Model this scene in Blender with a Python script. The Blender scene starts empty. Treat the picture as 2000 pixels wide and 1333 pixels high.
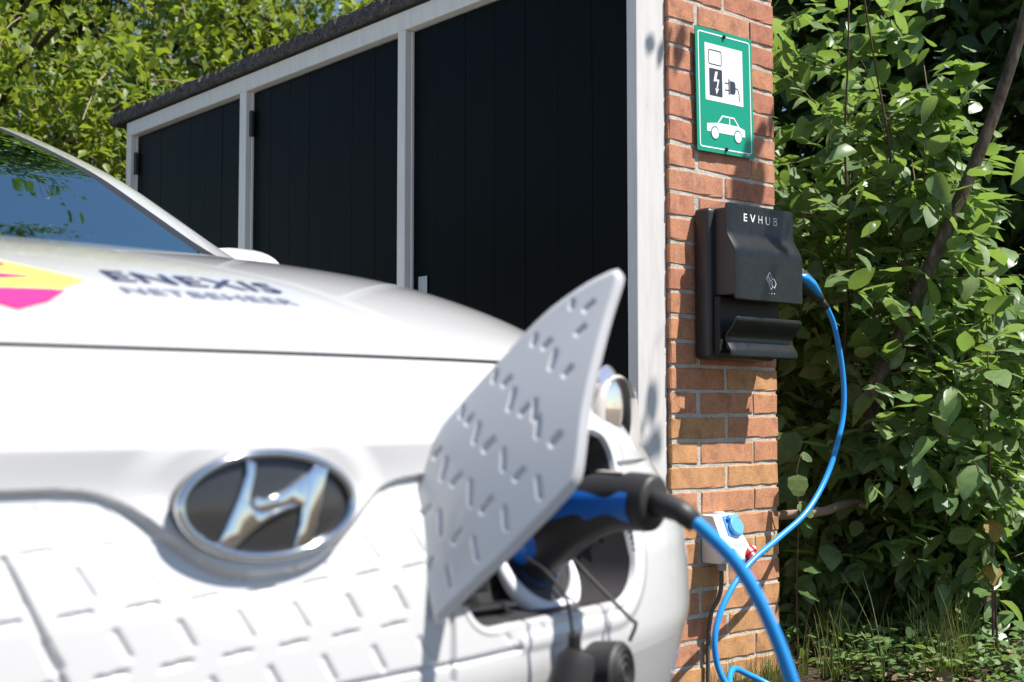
import bpy, bmesh, math, random
import numpy as np
from mathutils import Vector, Matrix

# ------------------------------------------------------------------ camera, light, exposure
scene = bpy.context.scene
COL = scene.collection
rad = math.radians
cam_data = bpy.data.cameras.new('camera')
cam = bpy.data.objects.new('camera', cam_data)
COL.objects.link(cam)
CAM = Vector((-2.344, -2.107, 0.674))
cam.location = CAM
cam.rotation_euler = (rad(90 + 3.159), 0, rad(-40.853))
cam_data.sensor_width = 36.0
cam_data.lens = 2462 / 2000 * 36
cam_data.clip_start = 0.02
cam_data.clip_end = 1200
cam_data.dof.use_dof = True
cam_data.dof.focus_distance = 3.38
cam_data.dof.aperture_fstop = 5.2
scene.camera = cam

SUN = Vector((0.667, -1.0, 1.94)).normalized()          # towards the sun
world = bpy.data.worlds.new('World')
scene.world = world
world.use_nodes = True
nt = world.node_tree
nt.nodes.clear()
sky = nt.nodes.new('ShaderNodeTexSky')
sky.sky_type = 'NISHITA'
sky.sun_disc = False
sky.sun_elevation = math.asin(SUN.z)
sky.sun_rotation = math.atan2(SUN.x, SUN.y)
sky.altitude = 0
sky.air_density = 1.0
sky.dust_density = 0.3
sky.ozone_density = 2.5
bg = nt.nodes.new('ShaderNodeBackground')
bg.inputs['Strength'].default_value = 0.072
out = nt.nodes.new('ShaderNodeOutputWorld')
nt.links.new(sky.outputs['Color'], bg.inputs['Color'])
nt.links.new(bg.outputs['Background'], out.inputs['Surface'])

sun_data = bpy.data.lights.new('sun', 'SUN')
sun_data.energy = 4.9
sun_data.angle = rad(0.53)
sun_data.color = (1.0, 0.955, 0.89)
sun = bpy.data.objects.new('sun', sun_data)
COL.objects.link(sun)
sun.rotation_euler = SUN.to_track_quat('Z', 'Y').to_euler()
sun.location = SUN * 30

scene.view_settings.view_transform = 'Standard'
scene.view_settings.look = 'None'
scene.view_settings.gamma = 1.0
scene.view_settings.use_curve_mapping = False
scene.view_settings.exposure = 0.88

rng = np.random.default_rng(7)
random.seed(7)

# ------------------------------------------------------------------ materials
MATS = {}


def principled(name, base, rough=0.5, metal=0.0, spec=0.5, coat=0.0, coat_rough=0.05, **kw):
    m = bpy.data.materials.new(name)
    m.use_nodes = True
    b = m.node_tree.nodes['Principled BSDF']
    b.inputs['Base Color'].default_value = (*base, 1)
    b.inputs['Roughness'].default_value = rough
    b.inputs['Metallic'].default_value = metal
    b.inputs['Specular IOR Level'].default_value = spec
    b.inputs['Coat Weight'].default_value = coat
    b.inputs['Coat Roughness'].default_value = coat_rough
    for k, v in kw.items():
        b.inputs[k].default_value = v
    MATS[name] = m
    return m


def N(m, typ, **kw):
    n = m.node_tree.nodes.new(typ)
    for k, v in kw.items():
        setattr(n, k, v)
    return n


def L(m, a, b):
    m.node_tree.links.new(a, b)


def noise(m, scale, detail=6, rough=0.6, coord='Object', mapping=None):
    tc = N(m, 'ShaderNodeTexCoord')
    t = N(m, 'ShaderNodeTexNoise')
    t.inputs['Scale'].default_value = scale
    t.inputs['Detail'].default_value = detail
    t.inputs['Roughness'].default_value = rough
    if mapping:
        mp = N(m, 'ShaderNodeMapping')
        mp.inputs['Scale'].default_value = mapping
        L(m, tc.outputs[coord], mp.inputs['Vector'])
        L(m, mp.outputs['Vector'], t.inputs['Vector'])
    else:
        L(m, tc.outputs[coord], t.inputs['Vector'])
    return t


def ramp(m, fac, stops):
    r = N(m, 'ShaderNodeValToRGB')
    e = r.color_ramp.elements
    while len(e) < len(stops):
        e.new(0.5)
    for k, (p, c) in enumerate(stops):
        e[k].position = p
        e[k].color = (*c, 1)
    L(m, fac, r.inputs['Fac'])
    return r


def mixc(m, fac, a, b, mode='MIX'):
    n = N(m, 'ShaderNodeMix', data_type='RGBA', blend_type=mode)
    for sock, v in ((n.inputs['Factor'], fac), (n.inputs['A'], a), (n.inputs['B'], b)):
        if isinstance(v, (int, float)):
            sock.default_value = v
        elif isinstance(v, tuple):
            sock.default_value = (*v, 1)
        else:
            L(m, v, sock)
    return n.outputs['Result']


def bump(m, height, strength=0.3, dist=0.003):
    b = N(m, 'ShaderNodeBump')
    b.inputs['Strength'].default_value = strength
    b.inputs['Distance'].default_value = dist
    L(m, height, b.inputs['Height'])
    bs = m.node_tree.nodes['Principled BSDF']
    L(m, b.outputs['Normal'], bs.inputs['Normal'])


def base_link(m, sock):
    L(m, sock, m.node_tree.nodes['Principled BSDF'].inputs['Base Color'])


def brick_mat(name, c0, c1, c2):
    m = principled(name, c0, 0.88, spec=0.25)
    oi = N(m, 'ShaderNodeObjectInfo')
    r = ramp(m, oi.outputs['Random'], [(0.0, c0), (0.5, c1), (1.0, c2)])
    tc = N(m, 'ShaderNodeTexCoord')
    geo = N(m, 'ShaderNodeNewGeometry')
    t = N(m, 'ShaderNodeTexNoise')
    t.inputs['Scale'].default_value = 22
    t.inputs['Detail'].default_value = 8
    t.inputs['Roughness'].default_value = 0.7
    L(m, geo.outputs['Position'], t.inputs['Vector'])
    big = ramp(m, t.outputs['Fac'], [(0.28, (0.50, 0.46, 0.48)), (0.50, (1, 1, 1)), (0.72, (1.25, 1.2, 1.05))])
    col = mixc(m, 0.85, r.outputs['Color'], big.outputs['Color'], 'MULTIPLY')
    t2 = N(m, 'ShaderNodeTexNoise')
    t2.inputs['Scale'].default_value = 260
    t2.inputs['Detail'].default_value = 4
    t2.inputs['Roughness'].default_value = 0.75
    L(m, geo.outputs['Position'], t2.inputs['Vector'])
    sp = ramp(m, t2.outputs['Fac'], [(0.38, (0.55, 0.5, 0.5)), (0.5, (1, 1, 1)), (0.62, (1, 1, 1)), (0.72, (1.45, 1.4, 1.3))])
    col = mixc(m, 0.8, col, sp.outputs['Color'], 'MULTIPLY')
    # pale lime bloom in vertical smears
    mp = N(m, 'ShaderNodeMapping')
    mp.inputs['Scale'].default_value = (60, 60, 12)
    L(m, geo.outputs['Position'], mp.inputs['Vector'])
    t3 = N(m, 'ShaderNodeTexNoise')
    t3.inputs['Scale'].default_value = 1.0
    t3.inputs['Detail'].default_value = 5
    L(m, mp.outputs['Vector'], t3.inputs['Vector'])
    lf = ramp(m, t3.outputs['Fac'], [(0.58, (0, 0, 0)), (0.80, (0.40, 0.40, 0.40))])
    col = mixc(m, lf.outputs['Color'], col, (0.52, 0.40, 0.36))
    base_link(m, col)
    bump(m, t2.outputs['Fac'], 0.6, 0.0025)
    return m


brick_mat('brick_red', (0.44, 0.185, 0.115), (0.49, 0.22, 0.135), (0.50, 0.24, 0.145))
brick_mat('brick_orange', (0.49, 0.225, 0.125), (0.52, 0.25, 0.135), (0.50, 0.225, 0.13))
brick_mat('brick_ochre', (0.51, 0.265, 0.125), (0.53, 0.285, 0.13), (0.51, 0.25, 0.135))

m = principled('mortar', (0.42, 0.40, 0.37), 0.95, spec=0.2)
t = noise(m, 130, 8, 0.8)
t2 = noise(m, 14, 4)
r = ramp(m, t.outputs['Fac'], [(0.33, (0.24, 0.22, 0.19)), (0.43, (0.58, 0.54, 0.48)), (0.7, (0.74, 0.70, 0.63))])
r2 = ramp(m, t2.outputs['Fac'], [(0.35, (0.75, 0.75, 0.7)), (0.6, (1, 1, 1))])
base_link(m, mixc(m, 1.0, r.outputs['Color'], r2.outputs['Color'], 'MULTIPLY'))
bump(m, t.outputs['Fac'], 1.0, 0.006)


def painted_wood(name, base, dirt, stain=0.6, rough=0.45):
    m = principled(name, base, rough, spec=0.4)
    t = noise(m, 9, 6, 0.7, 'Object', (6, 6, 0.6))
    t2 = noise(m, 60, 5, 0.7)
    r = ramp(m, t2.outputs['Fac'], [(0.66, (0, 0, 0)), (0.74, (1, 1, 1))])
    c = mixc(m, mulf(m, r.outputs['Color'], stain), base, dirt)
    r2 = ramp(m, t.outputs['Fac'], [(0.3, (0.82, 0.82, 0.83)), (0.6, (1, 1, 1))])
    base_link(m, mixc(m, 0.7, c, r2.outputs['Color'], 'MULTIPLY'))
    bump(m, t.outputs['Fac'], 0.25, 0.002)
    return m


def mulf(m, sock, f):
    n = N(m, 'ShaderNodeMath', operation='MULTIPLY')
    L(m, sock, n.inputs[0])
    n.inputs[1].default_value = f
    return n.outputs[0]


painted_wood('white_paint', (0.61, 0.595, 0.575), (0.25, 0.17, 0.11), 0.5)
painted_wood('header_paint', (0.78, 0.75, 0.69), (0.35, 0.24, 0.14), 0.55)
m = painted_wood('door_paint', (0.0012, 0.0034, 0.0034), (0.05, 0.055, 0.052), 0.10, 0.42)
m.node_tree.nodes['Principled BSDF'].inputs['Specular IOR Level'].default_value = 0.07

m = principled('bitumen', (0.05, 0.05, 0.05), 0.95, spec=0.2)
t = noise(m, 170, 5, 0.8)
t2 = noise(m, 30, 5, 0.7)
r = ramp(m, t.outputs['Fac'], [(0.38, (0.06, 0.055, 0.05)), (0.54, (0.19, 0.18, 0.165)), (0.70, (0.44, 0.42, 0.39))])
r2 = ramp(m, t2.outputs['Fac'], [(0.3, (0.45, 0.42, 0.4)), (0.65, (1.1, 1.1, 1.1))])
base_link(m, mixc(m, 1.0, r.outputs['Color'], r2.outputs['Color'], 'MULTIPLY'))
bump(m, t.outputs['Fac'], 1.0, 0.012)
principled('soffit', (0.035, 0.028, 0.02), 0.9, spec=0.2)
principled('dark_metal', (0.06, 0.06, 0.065), 0.45, metal=0.8)
principled('galvanised', (0.5, 0.52, 0.54), 0.42, metal=0.9)

principled('car_white', (0.615, 0.615, 0.62), 0.30, spec=0.5, coat=1.0, coat_rough=0.03)
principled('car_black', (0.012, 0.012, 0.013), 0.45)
principled('car_grey_plastic', (0.13, 0.125, 0.13), 0.55)
principled('port_grey', (0.035, 0.033, 0.035), 0.4)
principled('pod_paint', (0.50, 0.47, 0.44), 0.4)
principled('chrome', (0.70, 0.71, 0.73), 0.09, metal=1.0)
principled('emblem_back', (0.03, 0.03, 0.032), 0.16, spec=0.6)
principled('rubber', (0.022, 0.021, 0.022), 0.6)
principled('tyre', (0.02, 0.02, 0.02), 0.85)
principled('alloy', (0.5, 0.5, 0.52), 0.3, metal=0.9)
principled('interior', (0.02, 0.021, 0.023), 0.8)
principled('navy_print', (0.03, 0.035, 0.09), 0.4)
principled('grey_print', (0.13, 0.14, 0.20), 0.4)
principled('pink_print', (0.90, 0.03, 0.20), 0.4)
principled('yellow_print', (0.74, 0.84, 0.12), 0.4)
m = principled('lamp_glass', (0.55, 0.48, 0.45), 0.06, spec=0.35)
m.node_tree.nodes['Principled BSDF'].inputs['Transmission Weight'].default_value = 0.8
principled('lamp_dark', (0.07, 0.055, 0.055), 0.2, metal=0.6)
principled('pale_ring', (0.72, 0.72, 0.78), 0.35)

m = principled('windshield_glass', (0.01, 0.012, 0.014), 0.02)
ntm = m.node_tree
bs = ntm.nodes['Principled BSDF']
ntm.nodes.remove(bs)
outm = ntm.nodes['Material Output']
fr = N(m, 'ShaderNodeFresnel')
fr.inputs['IOR'].default_value = 25.0
tr = N(m, 'ShaderNodeBsdfTransparent')
tr.inputs['Color'].default_value = (0.22, 0.25, 0.25, 1)
gl = N(m, 'ShaderNodeBsdfGlossy')
gl.inputs['Roughness'].default_value = 0.015
gl.inputs['Color'].default_value = (0.70, 0.95, 1.0, 1)
mx = N(m, 'ShaderNodeMixShader')
L(m, fr.outputs['Fac'], mx.inputs['Fac'])
L(m, tr.outputs[0], mx.inputs[1])
L(m, gl.outputs[0], mx.inputs[2])
L(m, mx.outputs[0], outm.inputs['Surface'])

m = principled('charger_black', (0.016, 0.017, 0.019), 0.33, spec=0.45)
t = noise(m, 55, 6, 0.75)
r = ramp(m, t.outputs['Fac'], [(0.45, (0.007, 0.0075, 0.008)), (0.78, (0.020, 0.021, 0.022))])
base_link(m, r.outputs['Color'])
t2 = noise(m, 500, 3)
bump(m, t2.outputs['Fac'], 0.12, 0.0006)
principled('charger_side', (0.028, 0.024, 0.023), 0.42)
principled('charger_dark', (0.006, 0.006, 0.006), 0.6)
principled('white_print', (0.82, 0.82, 0.82), 0.45)
principled('grey_led', (0.35, 0.36, 0.37), 0.4)
principled('sign_green', (0.0, 0.285, 0.175), 0.38)
principled('sign_white', (0.80, 0.80, 0.79), 0.38)
principled('sign_dark', (0.035, 0.04, 0.06), 0.4)
principled('screw', (0.02, 0.02, 0.02), 0.4)
principled('socket_white', (0.74, 0.74, 0.72), 0.42)
principled('socket_lens', (0.42, 0.42, 0.40), 0.3)
principled('socket_blue', (0.10, 0.36, 0.80), 0.35)
principled('socket_red', (0.50, 0.02, 0.03), 0.35)
principled('cable_blue', (0.020, 0.27, 0.70), 0.30, spec=0.5)
principled('grip_blue', (0.012, 0.15, 0.58), 0.38)
principled('plug_black', (0.030, 0.028, 0.028), 0.5)
principled('plug_navy', (0.020, 0.035, 0.07), 0.3)
principled('label_cream', (0.70, 0.63, 0.55), 0.6)
principled('grey_cable', (0.10, 0.10, 0.095), 0.6)

m = principled('soil', (0.10, 0.075, 0.05), 0.95, spec=0.15)
t = noise(m, 6, 8, 0.7)
t2 = noise(m, 90, 6, 0.8)
r = ramp(m, t.outputs['Fac'], [(0.35, (0.05, 0.037, 0.024)), (0.55, (0.13, 0.10, 0.07)), (0.7, (0.22, 0.18, 0.13))])
r2 = ramp(m, t2.outputs['Fac'], [(0.35, (0.5, 0.48, 0.45)), (0.6, (1.2, 1.2, 1.15))])
base_link(m, mixc(m, 1.0, r.outputs['Color'], r2.outputs['Color'], 'MULTIPLY'))
bump(m, t2.outputs['Fac'], 1.0, 0.015)

m = principled('paving', (0.3, 0.27, 0.24), 0.9, spec=0.2)
tc = N(m, 'ShaderNodeTexCoord')
bt = N(m, 'ShaderNodeTexBrick')
bt.inputs['Scale'].default_value = 4.6
bt.inputs['Color1'].default_value = (0.075, 0.066, 0.058, 1)
bt.inputs['Color2'].default_value = (0.058, 0.05, 0.045, 1)
bt.inputs['Mortar'].default_value = (0.10, 0.09, 0.075, 1)
bt.inputs['Mortar Size'].default_value = 0.012
L(m, tc.outputs['Object'], bt.inputs['Vector'])
t = noise(m, 40, 6, 0.7)
r2 = ramp(m, t.outputs['Fac'], [(0.3, (0.7, 0.7, 0.7)), (0.65, (1.15, 1.15, 1.15))])
base_link(m, mixc(m, 1.0, bt.outputs['Color'], r2.outputs['Color'], 'MULTIPLY'))
bump(m, t.outputs['Fac'], 0.5, 0.004)

m = principled('bark', (0.09, 0.07, 0.05), 0.9, spec=0.2)
t = noise(m, 40, 6, 0.7, 'Object', (1, 1, 0.35))
r = ramp(m, t.outputs['Fac'], [(0.35, (0.04, 0.03, 0.021)), (0.55, (0.11, 0.088, 0.062)), (0.72, (0.21, 0.18, 0.14))])
base_link(m, r.outputs['Color'])
bump(m, t.outputs['Fac'], 0.8, 0.006)
principled('twig_red', (0.075, 0.05, 0.022), 0.7)
principled('nettle_stem', (0.12, 0.075, 0.045), 0.7)
principled('dead_wood', (0.26, 0.19, 0.14), 0.8)


def leaf_mat(name, lo, mid, hi, trans, rough=0.42, spec=0.5, tfac=0.38):
    m = principled(name, mid, rough, spec=spec)
    nt = m.node_tree
    bs = nt.nodes['Principled BSDF']
    geo = N(m, 'ShaderNodeNewGeometry')
    oi = N(m, 'ShaderNodeObjectInfo')
    add = N(m, 'ShaderNodeMath', operation='ADD')
    L(m, geo.outputs['Random Per Island'], add.inputs[0])
    L(m, oi.outputs['Random'], add.inputs[1])
    fr = N(m, 'ShaderNodeMath', operation='FRACT')
    L(m, add.outputs[0], fr.inputs[0])
    r = ramp(m, fr.outputs[0], [(0.0, lo), (0.55, mid), (1.0, hi)])
    t = N(m, 'ShaderNodeTexNoise')
    t.inputs['Scale'].default_value = 55
    L(m, geo.outputs['Position'], t.inputs['Vector'])
    r2 = ramp(m, t.outputs['Fac'], [(0.3, (0.8, 0.8, 0.8)), (0.7, (1.15, 1.15, 1.15))])
    col = mixc(m, 1.0, r.outputs['Color'], r2.outputs['Color'], 'MULTIPLY')
    L(m, col, bs.inputs['Base Color'])
    tl = N(m, 'ShaderNodeBsdfTranslucent')
    tcol = mixc(m, 0.55, col, trans)
    L(m, tcol, tl.inputs['Color'])
    mx = N(m, 'ShaderNodeMixShader')
    mx.inputs['Fac'].default_value = tfac
    L(m, bs.outputs[0], mx.inputs[1])
    L(m, tl.outputs[0], mx.inputs[2])
    L(m, mx.outputs[0], nt.nodes['Material Output'].inputs['Surface'])
    return m


leaf_mat('shrub_leaf', (0.085, 0.165, 0.05), (0.15, 0.245, 0.085), (0.25, 0.33, 0.15), (0.38, 0.58, 0.06), 0.40, 0.55, 0.38)
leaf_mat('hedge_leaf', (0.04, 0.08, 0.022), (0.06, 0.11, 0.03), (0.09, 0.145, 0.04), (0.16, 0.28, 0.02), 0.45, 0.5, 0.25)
leaf_mat('tree_leaf', (0.08, 0.14, 0.022), (0.14, 0.21, 0.03), (0.21, 0.27, 0.04), (0.42, 0.52, 0.03), 0.45, 0.4, 0.45)
leaf_mat('nettle_leaf', (0.06, 0.11, 0.03), (0.08, 0.14, 0.035), (0.11, 0.16, 0.04), (0.25, 0.40, 0.03), 0.6, 0.3, 0.4)
leaf_mat('yellow_leaf', (0.30, 0.22, 0.06), (0.36, 0.25, 0.08), (0.28, 0.17, 0.06), (0.6, 0.4, 0.06), 0.6, 0.3, 0.4)
leaf_mat('grass_blade', (0.07, 0.11, 0.025), (0.11, 0.14, 0.035), (0.21, 0.18, 0.08), (0.3, 0.4, 0.05), 0.55, 0.3, 0.3)
leaf_mat('litter_leaf', (0.14, 0.10, 0.06), (0.22, 0.16, 0.10), (0.30, 0.22, 0.15), (0.3, 0.2, 0.1), 0.8, 0.2, 0.1)


# ------------------------------------------------------------------ mesh helpers
def link(o, parent=None):
    COL.objects.link(o)
    if parent is not None:
        o.parent = parent
    return o


def tag(o, label=None, cat=None, group=None, kind=None):
    if label:
        o['label'] = label
    if cat:
        o['category'] = cat
    if group:
        o['group'] = group
    if kind:
        o['kind'] = kind
    return o


def thing(name, loc, label, cat, group=None):
    o = bpy.data.objects.new(name, None)
    o.empty_display_size = 0.1
    o.location = loc
    COL.objects.link(o)
    return tag(o, label, cat, group)


def local(parent):
    """offset from world to the parent's frame (parents are never rotated unless stated)"""
    p = Vector((0, 0, 0))
    q = parent
    while q is not None:
        p += Vector(q.location)
        q = q.parent
    return p


class MB:
    def __init__(self):
        self.v = []
        self.f = []
        self.mi = []

    def add(self, verts, faces, mi=0):
        o = len(self.v)
        self.v += [tuple(map(float, p)) for p in verts]
        self.f += [tuple(int(i) + o for i in f) for f in faces]
        self.mi += [mi] * len(faces)
        return self

    def box(self, x0, x1, y0, y1, z0, z1, mi=0):
        v = [(x0, y0, z0), (x1, y0, z0), (x1, y1, z0), (x0, y1, z0), (x0, y0, z1), (x1, y0, z1), (x1, y1, z1), (x0, y1, z1)]
        f = [(0, 3, 2, 1), (4, 5, 6, 7), (0, 1, 5, 4), (1, 2, 6, 5), (2, 3, 7, 6), (3, 0, 4, 7)]
        return self.add(v, f, mi)

    def tube(self, pts, radii, n=12, caps=True, mi=0, squash=None):
        pts = [Vector(p) for p in pts]
        if not hasattr(radii, '__len__'):
            radii = [radii] * len(pts)
        T = []
        for i in range(len(pts)):
            a = pts[max(i - 1, 0)]
            b = pts[min(i + 1, len(pts) - 1)]
            T.append((b - a).normalized())
        up = Vector((0, 0, 1)) if abs(T[0].z) < 0.9 else Vector((1, 0, 0))
        x = T[0].cross(up).normalized()
        V = []
        for i, p in enumerate(pts):
            x = (x - T[i] * x.dot(T[i])).normalized()
            y = T[i].cross(x)
            for k in range(n):
                a = 2 * math.pi * k / n
                sx, sy = (1, 1) if squash is None else squash
                V.append(p + (x * math.cos(a) * sx + y * math.sin(a) * sy) * radii[i])
        F = []
        for i in range(len(pts) - 1):
            for k in range(n):
                a = i * n + k
                b = i * n + (k + 1) % n
                F.append((a, b, b + n, a + n))
        if caps:
            F.append(tuple(range(n))[::-1])
            F.append(tuple((len(pts) - 1) * n + k for k in range(n)))
        return self.add(V, F, mi)

    def grid(self, P, mi=0, flip=False, closed=False):
        P = np.asarray(P, float)
        a, b = P.shape[:2]
        F = []
        for i in range(a - 1):
            for j in range(b if closed else b - 1):
                j2 = (j + 1) % b
                q = (i * b + j, i * b + j2, (i + 1) * b + j2, (i + 1) * b + j)
                F.append(q[::-1] if flip else q)
        return self.add(P.reshape(-1, 3), F, mi)

    def build(self, name, mat, parent=None, smooth=False, bevel=0, seg=2, merge=False, autosmooth=None):
        off = local(parent) if parent is not None else Vector((0, 0, 0))
        me = bpy.data.meshes.new(name)
        me.from_pydata([(p[0] - off.x, p[1] - off.y, p[2] - off.z) for p in self.v], [], self.f)
        mats = mat if isinstance(mat, (list, tuple)) else [mat]
        for mm in mats:
            me.materials.append(MATS[mm])
        me.polygons.foreach_set('material_index', self.mi)
        me.update()
        if bevel or merge:
            bm = bmesh.new()
            bm.from_mesh(me)
            if merge:
                bmesh.ops.remove_doubles(bm, verts=bm.verts, dist=1e-5)
            if bevel:
                es = [e for e in bm.edges if len(e.link_faces) == 2 and e.calc_face_angle(0) > 0.5]
                bmesh.ops.bevel(bm, geom=es, offset=bevel, segments=seg, profile=0.5, affect='EDGES', clamp_overlap=True)
            bmesh.ops.recalc_face_normals(bm, faces=bm.faces)
            bm.to_mesh(me)
            bm.free()
        if smooth:
            me.polygons.foreach_set('use_smooth', [True] * len(me.polygons))
            if autosmooth:
                me.set_sharp_from_angle(angle=rad(autosmooth))
        o = bpy.data.objects.new(name, me)
        return link(o, parent)


def spline(pts, n=8):
    """Catmull-Rom through the points"""
    P = [np.array(p, float) for p in pts]
    P = [2 * P[0] - P[1]] + P + [2 * P[-1] - P[-2]]
    out = []
    for i in range(1, len(P) - 2):
        for k in range(n):
            t = k / n
            a, b, c, d = P[i - 1], P[i], P[i + 1], P[i + 2]
            out.append(0.5 * (2 * b + (c - a) * t + (2 * a - 5 * b + 4 * c - d) * t * t + (3 * b - a - 3 * c + d) * t ** 3))
    out.append(P[-2])
    return out


def prism(mb, poly, depth, to3d, mi=0):
    """extrude a 2-D polygon: to3d(u, v, w), w from 0 (back) to depth (front)"""
    n = len(poly)
    V = [to3d(u, v, depth) for u, v in poly] + [to3d(u, v, 0) for u, v in poly]
    F = [tuple(range(n)), tuple(range(2 * n - 1, n - 1, -1))]
    for i in range(n):
        j = (i + 1) % n
        F.append((i, n + i, n + j, j))
    return mb.add(V, F, mi)


def rrect(u0, u1, v0, v1, r, n=5):
    P = []
    for cx, cy, a0 in ((u1 - r, v1 - r, 0), (u0 + r, v1 - r, 90), (u0 + r, v0 + r, 180), (u1 - r, v0 + r, 270)):
        for k in range(n + 1):
            a = rad(a0 + 90 * k / n)
            P.append((cx + r * math.cos(a), cy + r * math.sin(a)))
    return P


def ellipse(cu, cv, a, b, n=28):
    return [(cu + a * math.cos(2 * math.pi * k / n), cv + b * math.sin(2 * math.pi * k / n)) for k in range(n)]


def stroke(mb, pts, wd, depth, to3d, closed=False, mi=0):
    """flat band of width wd along a 2-D polyline"""
    P = [Vector((p[0], p[1])) for p in pts]
    n = len(P)
    Lp, Rp = [], []
    for i in range(n):
        if closed:
            a, b = P[i - 1], P[(i + 1) % n]
        else:
            a, b = P[max(i - 1, 0)], P[min(i + 1, n - 1)]
        d1 = (P[i] - a).normalized() if (P[i] - a).length > 1e-9 else (b - P[i]).normalized()
        d2 = (b - P[i]).normalized() if (b - P[i]).length > 1e-9 else d1
        d = (d1 + d2).normalized()
        nn = Vector((-d.y, d.x))
        c = max(0.5, d.dot(d1))
        Lp.append(P[i] + nn * (wd / 2 / c))
        Rp.append(P[i] - nn * (wd / 2 / c))
    m_ = n if closed else n - 1
    for i in range(m_):
        j = (i + 1) % n
        prism(mb, [tuple(Rp[i]), tuple(Rp[j]), tuple(Lp[j]), tuple(Lp[i])], depth, to3d, mi)
    return mb


def text_mesh(body, size, bold=0.0, spacing=1.0):
    """verts (n,2) and faces of a word in the built-in font"""
    cu = bpy.data.curves.new('word', 'FONT')
    cu.body = body
    cu.size = size
    cu.offset = bold
    cu.space_character = spacing
    cu.resolution_u = 3
    o = bpy.data.objects.new('word', cu)
    COL.objects.link(o)
    dg = bpy.context.evaluated_depsgraph_get()
    me = bpy.data.meshes.new_from_object(o.evaluated_get(dg))
    v = np.array([p.co[:2] for p in me.vertices])
    f = [tuple(p.vertices) for p in me.polygons]
    bpy.data.objects.remove(o)
    bpy.data.curves.remove(cu)
    bpy.data.meshes.remove(me)
    return v, f


# ------------------------------------------------------------------ ground
GZ = -0.03
xs = np.unique(np.concatenate([np.linspace(-300, -6, 12), np.linspace(-6, 0.3, 14), np.linspace(0.3, 2.4, 70), np.linspace(2.4, 10, 12), np.linspace(10, 300, 10)]))
ysg = np.unique(np.concatenate([np.linspace(-300, -6, 12), np.linspace(-6, -1.2, 10), np.linspace(-1.2, 1.2, 80), np.linspace(1.2, 10, 12), np.linspace(10, 300, 10)]))
X, Y = np.meshgrid(xs, ysg)
msk = np.clip((X - 0.25) / 0.3, 0, 1) * np.clip((3.2 - X) / 0.6, 0, 1) * np.clip((1.6 - np.abs(Y)) / 0.5, 0, 1)
hz = 0.02 * np.sin(7 * X + 3 * Y) * np.sin(5 * Y - 2 * X) + 0.012 * np.sin(23 * X) * np.sin(19 * Y) + rng.normal(0, 0.005, X.shape) + 0.03
MB().grid(np.stack([X, Y, GZ + hz * msk], -1)).build('ground', 'soil', smooth=True)['kind'] = 'structure'
MB().box(-9, 0.30, -12, -0.03, GZ - 0.06, GZ + 0.004).box(-9, -0.05, -0.03, 14, GZ - 0.06, GZ + 0.004).build('driveway', 'paving')['kind'] = 'structure'

# ------------------------------------------------------------------ garage
garage = thing('garage', (0, 0, GZ), 'low garage with black plank doors, white frame and orange brick pier', 'garage')
pier = MB().box(0.004, 0.420, 0.0024, 0.40, GZ - 0.05, 1.90).build('brick_pier', 'mortar', garage)


def brick_mesh(lx, ly, lz, seed):
    r_ = np.random.default_rng(seed)
    bm = bmesh.new()
    bmesh.ops.create_cube(bm, size=1)
    for v in bm.verts:
        v.co = Vector((v.co.x * lx, v.co.y * ly, v.co.z * lz))
    bmesh.ops.bevel(bm, geom=bm.edges[:], offset=0.0022, segments=1, affect='EDGES')
    ex = [e for e in bm.edges if abs(e.verts[0].co.x - e.verts[1].co.x) > lx * 0.6]
    bmesh.ops.subdivide_edges(bm, edges=ex, cuts=5 if lx > 0.15 else 2)
    for v in bm.verts:
        v.co += Vector(r_.normal(0, 0.0008, 3))
        if r_.random() < 0.05:
            v.co -= Vector((math.copysign(.002, v.co.x), math.copysign(.001, v.co.y), math.copysign(.0022, v.co.z)))
    me = bpy.data.meshes.new('brick')
    bm.to_mesh(me)
    bm.free()
    return me


BS = [[brick_mesh(0.2075, 0.10, 0.0528, 10 + i) for i in range(5)], [brick_mesh(0.0985, 0.10, 0.0528, 30 + i) for i in range(5)],
      [brick_mesh(0.10, 0.2075, 0.0528, 50 + i) for i in range(4)]]


def put_brick(kind, cx, cy, cz, k):
    me = BS[kind][rng.integers(len(BS[kind]))]
    h = (cz + 0.1) / 1.8
    u = rng.random()
    u = h + rng.normal(0, .16)
    name = 'brick_ochre' if u < .30 else ('brick_orange' if u < .62 else 'brick_red')
    key = (me.name, name)
    if key not in put_brick.cache:
        c = me.copy()
        c.materials.clear()
        c.materials.append(MATS[name])
        put_brick.cache[key] = c
    o = bpy.data.objects.new('brick', put_brick.cache[key])
    off = local(pier)
    o.location = (cx - off.x + rng.normal(0, 0.0008), cy - off.y + abs(rng.normal(0, 0.0006)) - .0008, cz - off.z + rng.normal(0, 0.0006))
    o.rotation_euler = (rng.normal(0, 0.004), rng.normal(0, 0.004), rng.normal(0, 0.003) + (math.pi if rng.random() < 0.5 else 0))
    link(o, pier)


put_brick.cache = {}
for k in range(-3, 28):
    zc = 1.666 - 0.0625 * k + 0.0262
    if k % 2 == 0:
        put_brick(1, 0.0485, 0.05, zc, k)
        put_brick(0, 0.2155, 0.05, zc, k)
        if k < 27:
            put_brick(2, 0.374, 0.1028, zc, k)
    else:
        put_brick(0, 0.1028, 0.05, zc, k)
        put_brick(0, 0.3215, 0.05, zc, k)
        put_brick(2, 0.374, 0.2155, zc, k)
# rear brick wall of the shed behind the pier, core only
MB().box(0.33, 0.414, 0.40, 3.0, GZ - 0.05, 1.90).build('back_wall', 'brick_orange', garage)
MB().box(-0.05, 0.33, 2.92, 3.0, GZ - 0.05, 1.90).build('end_wall', 'brick_orange', garage)

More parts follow.
